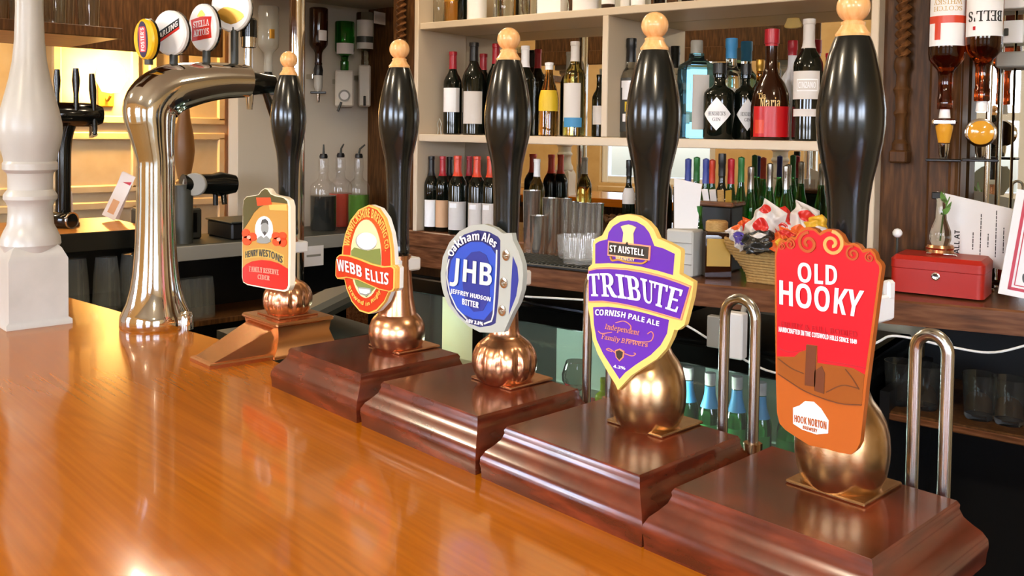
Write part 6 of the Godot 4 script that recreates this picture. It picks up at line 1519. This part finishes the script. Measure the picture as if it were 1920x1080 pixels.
# ---------------------------------------------------------------- under the back counter
func fridges() -> void:
	mat("fridge wall", "c3d6c8", 0.4)
	var units := [[-2.02, 0.56, -0.02, "left bottle fridge, its door seen behind the oval orange clip"], [-1.43, 0.56, 0.12, "middle bottle fridge behind the round blue clip"], [-0.84, 0.56, 0.24, "right bottle fridge behind the purple clip"]]
	var n := 0
	for q in units:
		var wide: float = q[1]
		var o := thing("bottle_fridge", q[3], "fridge", bb(q[0], 0.0, q[2] - 0.2), ROT, "bottle fridges under the back counter")
		var shell := mb()
		for s in [-1, 1]:
			shell.box(Vector3(s * (wide / 2 - 0.012), 0.45, 0), Vector3(0.024, 0.9, 0.4), 0.003)
		shell.box(Vector3(0, 0.885, 0), Vector3(wide, 0.03, 0.4), 0.003)
		shell.box(Vector3(0, 0.05, 0), Vector3(wide, 0.1, 0.4), 0.003)
		part("cabinet", shell.mesh(), mat("black gloss"), o)
		part("back_lining", mb().box(Vector3(0, 0.48, -0.19), Vector3(wide - 0.05, 0.78, 0.02)).mesh(), mat("fridge wall"), o)
		for y in [0.30, 0.56]:
			part("wire_shelf", mb().box(Vector3(0, y, -0.02), Vector3(wide - 0.05, 0.006, 0.3), 0.001).mesh(), mat("steel"), o)
		var door := mb()
		for s in [-1, 1]:
			door.box(Vector3(s * (wide / 2 - 0.02), 0.49, 0.215), Vector3(0.04, 0.80, 0.03), 0.004)
		door.box(Vector3(0, 0.87, 0.215), Vector3(wide, 0.05, 0.03), 0.004)
		door.box(Vector3(0, 0.115, 0.215), Vector3(wide, 0.05, 0.03), 0.004)
		var dr := part("door", door.mesh(), mat("black gloss"), o)
		part("pane", mb().box(Vector3(0, 0.49, 0.215), Vector3(wide - 0.08, 0.71, 0.005)).mesh(), mat("pane"), dr)
		part("handle", mb().tube([Vector3(wide / 2 - 0.02, 0.4, 0.23), Vector3(wide / 2 - 0.02, 0.41, 0.25), Vector3(wide / 2 - 0.02, 0.62, 0.25), Vector3(wide / 2 - 0.02, 0.63, 0.23)], 0.006, 8).mesh(), mat("steel"), dr)
		part("lamp_tube", mb().tube([Vector3(-wide / 2 + 0.045, 0.2, 0.15), Vector3(-wide / 2 + 0.045, 0.84, 0.15)], 0.008, 10).mesh(), glow("fridge lamp glow", Color(0.86, 1.0, 0.92), 3.0), o)
		for y in [0.35, 0.7]:
			lamp_light(o, Vector3(-wide / 2 + 0.07, y, 0.13), 0.25, 0.02, Color(0.86, 1.0, 0.92))
		if n == 1:
			var at: Vector3 = o.transform * Vector3(-0.02, 0.563, 0.08)
			solo("red_carton", "flat red carton on the top wire shelf of the middle fridge", "carton", mb().box(Vector3(0, 0.02, 0), Vector3(0.16, 0.04, 0.12), 0.003).mesh(), mat("red"), at, ROT)
			bottle("lime_bottle", "yellowish green bottle beside the red carton in the middle fridge", "bottle", o.transform * Vector3(0.1, 0.563, 0.1), ROT, 0.024, 0.13, "spirit", mat("lime glass", "8fae2a", 0.1), {})
			var gl := thing("brandy_glass", "round glass standing behind the red carton in the middle fridge", "glass", o.transform * Vector3(-0.02, 0.6035, 0.06), 0)
			part("bowl", mb().lathe(lp([0, 0, 0.03, 0, 0.03, 0.003, 0.005, 0.008, 0.005, 0.02, 0.02, 0.026, 0.04, 0.05, 0.042, 0.07, 0.03, 0.11, 0.028, 0.11, 0.039, 0.07, 0.037, 0.05, 0.018, 0.03, 0, 0.026]), 24, 30).mesh(), mat("clear glass"), gl)
		if n == 2:
			for k in 7:
				var x: float = -wide / 2 + 0.09 + k * 0.066
				var at: Vector3 = o.transform * Vector3(x, 0.563, 0.06 + 0.012 * (k % 2))
				var where: String = ["first", "second", "third", "fourth", "fifth", "sixth", "seventh"][k]
				bottle("fridge_bottle", "%s green bottle with a blue and white neck from the left in the right fridge" % where, "bottle", at, ROT, 0.028, 0.23, "beer", mat("bottle green"), {"cap": [0.86, mat("label white")], "labels": [[0.62, 0.85, 3.1, mat("label blue")], [0.2, 0.45, 1.3, mat("foil green")]]}, "bottles in the right fridge")
		n += 1
	# dark open rack right of the fridges, with stemmed glasses
	var r := thing("glass_rack", "dark open rack with a brown shelf edge right of the fridges", "rack", bb(0.15, 0.0, -0.02), ROT)
	part("back", mb().box(Vector3(0, 0.4975, -0.2), Vector3(1.38, 0.995, 0.02)).mesh(), mat("black plastic"), r)
	part("shelf", mb().box(Vector3(0, 0.7871, 0.0), Vector3(1.38, 0.02, 0.38), 0.002).mesh(), mat("dark wood"), r)
	part("edge_strip", mb().box(Vector3(0, 0.7871, 0.194), Vector3(1.38, 0.014, 0.008), 0.002).mesh(), mat("counter wood"), r)
	part("end_panel", mb().box(Vector3(-0.68, 0.42, 0), Vector3(0.02, 0.84, 0.4)).mesh(), mat("black plastic"), r)
	var k := 0
	for u in [-0.5193, -0.469, -0.3613, -0.3046]:
		var g := thing("tumbler", ["tumbler on the dark rack beside the red clip", "tumbler on the dark rack behind the right spout", "tumbler on the dark rack right of the spout", "tumbler on the dark rack nearest the frame's edge"][k], "glass", bb(u, 0.7871 + 0.01, 0.1), 0, "tumblers on the dark rack")
		part("bowl", mb().lathe(lp([0, 0, 0.026, 0, 0.028, 0.005, 0.034, 0.095, 0.0325, 0.095, 0.027, 0.012, 0, 0.012]), 22, 30).mesh(), mat("clear glass"), g)
		k += 1
	# junction boxes on the fridge front
	var jb := thing("socket_box", "white socket box with a grey box beside it, behind the middle steel spout", "socket", bb(-0.8005, 0.9503, 0.345), ROT)
	part("box", mb().box(Vector3.ZERO, Vector3(0.045, 0.10, 0.03), 0.003).mesh(), mat("white plastic"), jb)
	part("side_box", mb().box(Vector3(-0.045, 0.0, -0.005), Vector3(0.04, 0.07, 0.02), 0.002).mesh(), mat("grey"), jb)
	part("conduit", mb().tube([Vector3(0.01, 0.04, -0.01), Vector3(0.01, 0.07, -0.03)], 0.006, 8).mesh(), mat("grey"), jb)


# ---------------------------------------------------------------- spirit optics on the side wall
func optic(parent: Node3D, low: float, tall: float, style: int) -> void:
	part("collar", mb(Vector3(0, low + tall * 0.72, 0)).lathe(lp([0, 0, 0.017, 0, 0.019, tall * 0.14, 0.014, tall * 0.28, 0, tall * 0.28]), 20).mesh(), mat("black plastic"), parent)
	part("measure", mb(Vector3(0, low + tall * 0.3, 0)).lathe(lp([0, 0, 0.012, 0, 0.017, tall * 0.12, 0.017, tall * 0.42, 0, tall * 0.42]), 20).mesh(), mat("light grey" if style == 1 else "dark grey"), parent)
	part("press_bar", mb(Vector3(0, low + tall * 0.26, 0.006)).box(Vector3.ZERO, Vector3(0.062, 0.009, 0.03), 0.002).mesh(), mat("black plastic"), parent)
	part("spout", mb(Vector3(0, low, 0)).lathe(lp([0, 0, 0.005, 0, 0.008, tall * 0.12, 0.009, tall * 0.3, 0, tall * 0.3]), 14).mesh(), mat("label peach" if style == 0 else "steel"), parent)


func optics_wall() -> void:
	var clear := mat("clear glass")
	var list := [
		[Vector3(-2.51, 1.6, -1.1155), Vector3(-2.51, 1.8507, -1.1145), 0.040, "spirit", "frosted glass", 0.0, "rum", "upturned clear spirit bottle with a small gold emblem, leftmost on the cream wall", Vector3(-2.51, 1.4874, -1.1159)],
		[Vector3(-2.51, 1.6395, -1.3356), Vector3(-2.51, 1.8669, -1.3341), 0.037, "wine", "bottle brown", 0.0, "", "upturned dark brown bottle with a small cream label on the cream wall", Vector3(-2.51, 1.49, -1.3365)],
		[Vector3(-2.51, 1.6248, -1.4582), Vector3(-2.51, 1.8229, -1.4567), 0.040, "stout", "green glass", 0.96, "green spirit", "upturned green bottle in a pale dispenser with a round dial", Vector3(-2.51, 1.4763, -1.4594)],
		[Vector3(-2.51, 1.6524, -1.557), Vector3(-2.51, 1.8694, -1.5551), 0.037, "spirit", "clear glass", 0.0, "rum", "upturned gin bottle with a white label, rightmost on the cream wall", Vector3(-2.51, 1.479, -1.5586)]]
	mat("green spirit", "18a02a", 0.1)
	var n := 0
	for q in list:
		var lo: Vector3 = q[0]
		var turn := atan2(0.68 - lo.x, 0.59 - lo.z)
		var d := {}
		if q[5] > 0.0 and n != 2 and n != 0 and n != 3:
			d["fill"] = [q[5], mat(q[6])]
		var h: float = q[1].y - lo.y
		var o := bottle("spirit_bottle", q[7], "bottle", lo, turn, q[2], h, q[3], mat(q[4]), d, "upturned spirit bottles on the cream wall", true)
		var r: float = q[2] + 0.0009
		match n:
			0:
				part("emblem", mb().lathe(lp([r, h * 0.5, r, h * 0.64]), 8, 30, 0.1, 0.6).mesh(), mat("gold"), o)
			1:
				part("paper_label", mb().lathe(lp([r, h * 0.42, r, h * 0.6]), 12, 30, 0.0, 1.0).mesh(), mat("label cream"), o)
			2:
				part("paper_label", mb().lathe(lp([r, h * 0.33, r, h * 0.55]), 16, 30, -0.9, 1.1).mesh(), mat("label white"), o)
			3:
				part("paper_label", mb().lathe(lp([r, h * 0.3, r, h * 0.85]), 16, 30, -1.1, 1.1).mesh(), mat("label white"), o)
				part("label_band", mb().lathe(lp([r + 0.0004, h * 0.42, r + 0.0004, h * 0.54]), 16, 30, -1.1, 1.1).mesh(), mat("dark grey"), o)
		var low: float = q[8].y
		var g := thing("optic_measure", ["optic under the clear spirit bottle on the cream wall", "optic with a pinkish spout under the dark brown bottle", "pale dispenser with a round blue dial under the green bottle", "pale dispenser under the gin bottle"][n], "optic", Vector3(lo.x, low, lo.z), turn, "optics on the cream wall")
		if n < 2:
			optic(g, 0.0, lo.y - low, n)
		else:
			var tall: float = lo.y - low
			part("body", mb().box(Vector3(0, tall / 2, -0.01), Vector3(0.075 if n == 2 else 0.05, tall, 0.05), 0.006).mesh(), mat("wall cream"), g)
			if n == 2:
				part("dial", mb(Vector3(0, tall * 0.3, 0.016), Vector3(PI / 2, 0, 0)).lathe(lp([0.024, 0, 0.024, 0.006, 0.018, 0.008, 0.017, 0.004, 0.0, 0.004]), 28).mesh(), mat("grey"), g)
				part("dial_face", mb(Vector3(0, tall * 0.3, 0.0205), Vector3(PI / 2, 0, 0)).lathe(lp([0.017, 0, 0.0, 0.001]), 24).mesh(), mat("label white"), g)
				part("lever", mb().tube([Vector3(-0.012, tall * 0.12, 0.02), Vector3(-0.026, -0.02, 0.024)], 0.005, 8).mesh(), mat("dark grey"), g)
			else:
				part("lever", mb().tube([Vector3(0.0, tall * 0.25, 0.016), Vector3(0.0, tall * 0.02, 0.026)], 0.005, 8).mesh(), mat("black plastic"), g)
		part("wall_bracket", mb(Vector3.ZERO, Vector3(0, -turn, 0)).box(Vector3(-0.045, (lo.y - low) * 0.7, 0.0), Vector3(0.05, 0.02, 0.03), 0.002).mesh(), mat("steel"), g)
		n += 1
	solo("paper_tag", "cream paper tag sticking out beside the rightmost upturned bottle", "tag", mb().box(Vector3.ZERO, Vector3(0.002, 0.05, 0.075), 0.0005).mesh(), mat("label cream"), Vector3(-2.45, 1.8456, -1.5885), 0.3)
	# the worktop below, with syrup bottles
	var w := thing("side_counter", "grey edged worktop below the spirit optics", "worktop", Vector3(-2.44, 0.97, -1.13))
	part("top", mb().box(Vector3(0, 0.0, 0), Vector3(0.3, 0.03, 1.04), 0.003).mesh(), mat("dark grey"), w)
	part("edge", mb().box(Vector3(0.153, -0.012, 0), Vector3(0.008, 0.05, 1.04), 0.002).mesh(), mat("grey"), w)
	part("carcass", mb().box(Vector3(-0.11, -0.5, 0), Vector3(0.03, 0.94, 1.04)).mesh(), mat("black plastic"), w)
	part("rack_shelf", mb().box(Vector3(0.0, -0.26, 0), Vector3(0.28, 0.02, 1.02), 0.002).mesh(), mat("dark wood"), w)
	part("drawer_front", mb().box(Vector3(0.145, -0.25, -0.36), Vector3(0.02, 0.44, 0.3), 0.003).mesh(), mat("counter wood"), w)
	for q in [[Vector3(-2.36, 0.815, -0.7096), "first", "left"], [Vector3(-2.36, 0.8103, -0.7514), "second", "left"], [Vector3(-2.36, 0.8052, -0.7959), "third", "left"]]:
		var g := thing("upturned_glass", "%s upturned glass in the rack under the grey edged worktop, beside the chrome font" % q[1], "glass", Vector3(q[0].x, 0.7205, q[0].z), 0, "upturned glasses under the side worktop")
		part("bowl", mb().lathe(lp([0.034, 0.0, 0.031, 0.1, 0.026, 0.14, 0.0, 0.141]), 22, 30).mesh(), mat("bar glass"), g)
	mat("syrup black", "0b0d0b", 0.1)
	mat("syrup red", "b8402c", 0.12)
	mat("syrup green", "4e7a20", 0.12)
	var k := 0
	for q in [[Vector3(-2.42, 1.0201, -1.3067), "syrup black", "syrup bottle of black cordial with a pourer, left of the three"], [Vector3(-2.5, 1.0058, -1.4362), "syrup red", "syrup bottle of red cordial with a pourer, between the black and the green"], [Vector3(-2.4, 1.0128, -1.4577), "syrup green", "syrup bottle of green cordial with a pourer, right of the three"]]:
		var at := Vector3(q[0].x, 0.985, q[0].z)
		var o := bottle("syrup_bottle", q[2], "bottle", at, 0.9, 0.052 - 0.004 * k, 0.285, "stout", mat("thin glass"), {"fill": [0.48, mat(q[1])]}, "syrup bottles with pourers")
		part("pourer_cap", mb(Vector3(0, 0.283, 0)).lathe(lp([0, 0, 0.015, 0, 0.0165, 0.008, 0.013, 0.018, 0, 0.019]), 18).mesh(), mat("black plastic"), o)
		part("pourer_spout", mb().tube([Vector3(0, 0.30, 0), Vector3(0.002 * k, 0.32, 0), Vector3(0.012 * k, 0.338, 0)], [0.005, 0.004, 0.003], 8).mesh(), mat("dark grey"), o)
		k += 1
	var cd := thing("price_card", "small white card pinned to the front of the side worktop", "card", Vector3(-2.27, 0.9108, -1.1746), PI / 2)
	part("sheet", mb().box(Vector3.ZERO, Vector3(0.085, 0.075, 0.0015), 0.0004).mesh(), mat("paper"), cd)
	part("printed_line", mb().box(Vector3(0.0, 0.002, 0.001), Vector3(0.06, 0.008, 0.0006)).mesh(), mat("grey"), cd)
	solo("chrome_pole", "bright chrome pole rising behind the cider pump handle", "pole", mb().tube([Vector3(0, 0, 0), Vector3(0, 2.5, 0)], 0.022, 24).mesh(), mat("chrome"), Vector3(-1.633, 0, -0.736))


# ---------------------------------------------------------------- the far arm of the bar
func left_section() -> void:
	var o := thing("far_counter", "far arm of the bar with an orange wooden top and a black edge", "bar", Vector3(-2.53, BAR, -0.3))
	part("top", mb().box(Vector3(0, -0.02, 0), Vector3(0.46, 0.04, 0.6), 0.003).mesh(), mat("table wood"), o)
	part("edge", mb().box(Vector3(0.232, -0.03, 0), Vector3(0.008, 0.06, 0.6), 0.002).mesh(), mat("black gloss"), o)
	part("back_panel", mb().box(Vector3(-0.15, -0.54, -0.1), Vector3(0.04, 1.0, 0.8)).mesh(), mat("black plastic"), o)
	part("rack_shelf", mb().box(Vector3(0.05, -0.27, 0), Vector3(0.36, 0.02, 0.6), 0.002).mesh(), mat("black gloss"), o)
	var k := 0
	for z in [-0.09, -0.185, -0.28, -0.37, -0.46, -0.55]:
		var g := thing("pint_glass", "%s upturned pint glass from the white post in the dark rack under the far counter" % ["first", "second", "third", "fourth", "fifth", "sixth"][k], "glass", Vector3(-2.36 - 0.02 * (k % 2), 0.7905, z), 0, "upturned pint glasses under the far counter")
		part("bowl", mb().lathe(lp([0.044, 0.0, 0.040, 0.10, 0.033, 0.17, 0.0, 0.171]), 24, 30).mesh(), mat("bar glass"), g)
		k += 1
	# far gantry with its strip lamp and glasses
	var gy := 1.6661
	var gz := -0.4883
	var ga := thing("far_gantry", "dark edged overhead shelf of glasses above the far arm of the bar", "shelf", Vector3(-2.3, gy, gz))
	part("board", mb().box(Vector3(-0.25, 0.012, 0.55), Vector3(0.5, 0.025, 1.1), 0.002).mesh(), mat("table wood"), ga)
	part("fascia", mb().box(Vector3(0.006, 0.014, 0.55), Vector3(0.014, 0.034, 1.1), 0.002).mesh(), mat("dark wood"), ga)
	part("added_dark_board", mb().box(Vector3(-0.5, 0.36, 0.3), Vector3(0.03, 0.72, 1.75), 0.002).mesh(), mat("dark wood"), ga)  # board added to stand in for the dark background above the shelf
	for z in [0.08, 1.0]:
		part("hanger", mb().tube([Vector3(-0.44, 0.02, z), Vector3(-0.44, 2.5 - gy, z)], 0.012, 10).mesh(), mat("dark wood"), ga)
	part("lamp_tube", mb().tube([Vector3(-0.30, -0.014, 0.3), Vector3(-0.30, -0.014, 0.85)], 0.01, 10).mesh(), glow("strip lamp glow", Color(1.0, 0.86, 0.6), 5.0), ga)
	var sl := AreaLight3D.new()
	sl.name = "light"
	sl.area_size = Vector2(0.02, 0.55)
	sl.area_normalize_energy = true
	sl.light_energy = 0.5
	sl.light_color = Color(1.0, 0.84, 0.58)
	sl.shadow_enabled = true
	sl.rotation = Vector3(-PI / 2, 0, 0)
	sl.position = Vector3(-0.30, -0.03, 0.575)
	ga.add_child(sl, true)
	k = 0
	for z in [0.07, 0.17, 0.27, 0.37, 0.47, 0.57, 0.67]:
		for x in [-0.09, -0.24]:
			var g := thing("tall_glass", "%s tall glass from the open end, %s row of the far gantry" % [["first", "second", "third", "fourth", "fifth", "sixth", "seventh"][k / 2], "front" if x > -0.1 else "back"], "glass", Vector3(-2.3 + x, gy + 0.0255, gz + z + (0.03 if x < -0.1 else 0.0)), 0, "tall glasses on the far gantry")
			part("bowl", mb().lathe(lp([0, 0, 0.028, 0, 0.031, 0.004, 0.036, 0.14, 0.034, 0.141, 0.029, 0.014, 0, 0.012]), 22, 30).mesh(), mat("clear glass"), g)
			k += 1
	# black font with three levers
	var f := thing("lever_font", "black beer font with three upright levers on the far counter", "beer font", Vector3(-2.52, BAR, -0.3781))
	var hd: Vector3 = Vector3(-2.5, 1.421, -0.4085) - f.position
	part("neck", mb().tube(smooth([Vector3(0, 0, 0), Vector3(0, hd.y * 0.45, 0), Vector3(0.0, hd.y * 0.75, hd.z * 0.1), Vector3(hd.x * 0.5, hd.y * 0.93, hd.z * 0.55), hd], 24), 0.024, 16).mesh(), mat("black gloss"), f)
	part("foot", mb().lathe(lp([0, 0, 0.05, 0, 0.05, 0.012, 0.03, 0.02, 0, 0.02]), 24).mesh(), mat("black gloss"), f)
	part("head", mb(hd, Vector3(PI / 2, 0, 0)).lathe(lp([0, -0.085, 0.03, -0.085, 0.04, -0.06, 0.04, 0.06, 0.03, 0.075, 0, 0.075]), 20).mesh(), mat("black gloss"), f)
	for q in [[Vector3(-2.47, 1.4454, -0.3453), Vector3(-2.47, 1.566, -0.3459), 0.010], [Vector3(-2.47, 1.4383, -0.4041), Vector3(-2.47, 1.5726, -0.403), 0.011], [Vector3(-2.47, 1.3777, -0.4626), Vector3(-2.47, 1.5578, -0.453), 0.0105]]:
		var p0: Vector3 = q[0] - f.position
		var p1: Vector3 = q[1] - f.position
		part("lever", mb().tube([p0 - Vector3(0, 0.02, 0), p0, p0.lerp(p1, 0.35), p0.lerp(p1, 0.7), p1], [q[2] * 0.6, q[2] * 0.8, q[2] * 0.75, q[2] * 1.15, q[2] * 0.8], 12).mesh(), mat("handle black"), f)
		part("lever_stub", mb().tube([p0 - Vector3(0, 0.02, 0), Vector3(hd.x, p0.y - 0.03, p0.z), Vector3(hd.x, hd.y, clampf(p0.z, hd.z - 0.08, hd.z + 0.08))], 0.009, 10).mesh(), mat("chrome"), f)
	# black tap head on a column, seen between the font and the cream wall
	var t := thing("keg_tap", "black tap head with a grey disc on a dark column beside the cream wall", "tap", Vector3(-2.36, 0.985, -0.719))
	var c0: Vector3 = Vector3(-2.36, 1.1889, -0.7152) - t.position
	var c1: Vector3 = Vector3(-2.36, 1.183, -0.9048) - t.position
	part("column", mb().tube([Vector3.ZERO, Vector3(0, c0.y - 0.03, 0), Vector3(0, c0.y, c0.z)], 0.03, 16).mesh(), mat("dark grey"), t)
	part("barrel", mb().tube([c0, c0.lerp(c1, 0.55), c0.lerp(c1, 0.7), c1], [0.034, 0.036, 0.044, 0.032], 20).mesh(), mat("black gloss"), t)
	part("disc", mb(c0.lerp(c1, 0.2) + Vector3(0.03, 0, 0.01), Vector3(0, 0.75, 0)).slab(oval(0.042, 0.04, 24), -0.008, 0.006, 0.003).mesh(), mat("grey"), t)
	part("nozzle", mb().tube([c0.lerp(c1, 0.62) - Vector3(0, 0.02, 0), c0.lerp(c1, 0.62) - Vector3(0, 0.075, 0)], 0.009, 10).mesh(), mat("black plastic"), t)
	part("grip", mb().tube([c0.lerp(c1, 0.75), c0.lerp(c1, 0.75) - Vector3(-0.02, 0.07, 0)], [0.012, 0.009], 10).mesh(), mat("black gloss"), t)
	var till := thing("glass_washer", "dark grey washing machine on the side worktop below the black tap head", "machine", Vector3(-2.51, 0.985, -0.72))
	part("case", mb().box(Vector3(0, 0.055, 0), Vector3(0.14, 0.11, 0.2), 0.006).mesh(), mat("dark grey"), till)
	part("front_plate", mb().box(Vector3(0.072, 0.06, 0), Vector3(0.004, 0.07, 0.16), 0.001).mesh(), mat("black gloss"), till)
	var bx := thing("black_tray", "low black tray on the side worktop beside the washing machine", "tray", Vector3(-2.43, 0.985, -0.96))
	part("tray", mb().box(Vector3(0, 0.03, 0), Vector3(0.2, 0.06, 0.16), 0.006).mesh(), mat("black plastic"), bx)
	part("lip", mb().box(Vector3(0, 0.062, 0), Vector3(0.21, 0.006, 0.17), 0.002).mesh(), mat("dark grey"), bx)
	# cards and a black drum on the far counter
	for q in [[Vector3(-2.6, 1.086, -0.4045), 0.042, 0.11, 0.9, 0.0, "upright white card with red print beside the white post"], [Vector3(-2.62, 1.0613, -0.5571), 0.05, 0.17, 0.8, -0.42, "white card with red print leaning over on the far counter"]]:
		var cd := thing("table_card", q[5], "card", Vector3(q[0].x, BAR + 0.001, q[0].z), q[3], "cards on the far counter")
		var fold := pv([-q[1] / 2, 0, q[1] / 2, 0, q[1] / 2, q[2], -q[1] / 2, q[2]])
		var fr := part("front", mb().slab(fold, 0, 0.001).mesh(), mat("paper"), cd, Vector3(0, 0.01 if q[4] != 0.0 else 0.0, 0), Vector3(-0.1, 0, q[4]))
		part("print", mb().box(Vector3(0, q[2] * 0.86, 0.0012), Vector3(q[1] * 0.8, q[2] * 0.14, 0.0008)).mesh(), mat("crimson"), fr)
		part("print", mb().box(Vector3(0, q[2] * 0.25, 0.0012), Vector3(q[1] * 0.5, q[2] * 0.3, 0.0008)).mesh(), mat("label peach"), fr)
		part("back", mb().slab(fold, -0.001, 0).mesh(), mat("paper"), cd, Vector3(0, 0.01 if q[4] != 0.0 else 0.0, -0.03), Vector3(0.15, 0, q[4]))
	var dm := thing("black_drum", "short black drum lying on the far counter beside the white post", "drum", Vector3(-2.4639, 1.05, -0.3596) + Vector3(0, 0.027, 0), 0.5)
	part("drum", mb(Vector3.ZERO, Vector3(0, 0, PI / 2)).lathe(lp([0, -0.04, 0.022, -0.04, 0.026, -0.034, 0.026, 0.034, 0.022, 0.04, 0, 0.04]), 22).mesh(), mat("black gloss"), dm)
	part("end_ring", mb(Vector3(0.038, 0, 0), Vector3(0, 0, PI / 2)).lathe(lp([0.02, 0, 0.027, -0.002, 0.027, 0.004, 0.02, 0.004]), 22).mesh(), mat("steel"), dm)
	# grey bin and steel tray behind the bar
	var ib := thing("ice_bin", "dark grey plastic bin behind the bar, right of the chrome font", "bin", Vector3(-0.85, 0.6, -0.30), 0.0)
	part("body", mb().loops(0.1, 0.12, lp([-0.02, 0.0, 0.0, 0.38, 0.004, 0.385, 0.004, 0.40])).mesh(), mat("dark grey"), ib)
	part("lid", mb(Vector3(0, 0.43, 0), Vector3(0.3, 0, 0.25)).box(Vector3.ZERO, Vector3(0.2, 0.03, 0.24), 0.01).mesh(), mat("dark grey"), ib)
	var sk := thing("sink_unit", "steel sink unit under the staff side of the bar", "sink", Vector3(-1.0, 0, -0.28))
	part("cabinet", mb().box(Vector3(0, 0.29, 0), Vector3(1.2, 0.58, 0.34), 0.004).mesh(), mat("black plastic"), sk)
	part("rim", mb().box(Vector3(0, 0.59, 0), Vector3(1.22, 0.02, 0.36), 0.004).mesh(), mat("steel"), sk)
	# in the room beyond
	var nw := thing("newel_post", "brown turned newel post in the far room, seen under the chrome arch", "post", Vector3(-3.6, 0, -1.2543))
	part("base", mb().box(Vector3(0, 0.5, 0), Vector3(0.09, 1.0, 0.09), 0.004).mesh(), mat("newel brown", "8a6238", 0.35), nw)
	part("shaft", mb(Vector3(0, 1.0, 0)).lathe(lp([0.0, 0.0, 0.04, 0.0, 0.043, 0.02, 0.03, 0.05, 0.028, 0.09, 0.038, 0.10, 0.038, 0.12, 0.028, 0.13, 0.045, 0.22, 0.05, 0.27, 0.045, 0.34, 0.03, 0.42, 0.022, 0.5, 0.022, 0.9, 0.0, 0.9]), 28, 30).mesh(), mat("newel brown"), nw)
	var dr := struct("door_1", "orange brown door in the far room", mb().box(Vector3(0, 1.0, 0), Vector3(0.04, 2.0, 0.6), 0.004).mesh(), mat("door wood", "b06a2a", 0.4), Vector3(-4.97, 0, -2.45))
	part("door_panel", mb().box(Vector3(0.024, 1.45, 0), Vector3(0.012, 0.7, 0.4), 0.006).mesh(), mat("door wood"), dr)
	part("door_panel", mb().box(Vector3(0.024, 0.55, 0), Vector3(0.012, 0.7, 0.4), 0.006).mesh(), mat("door wood"), dr)
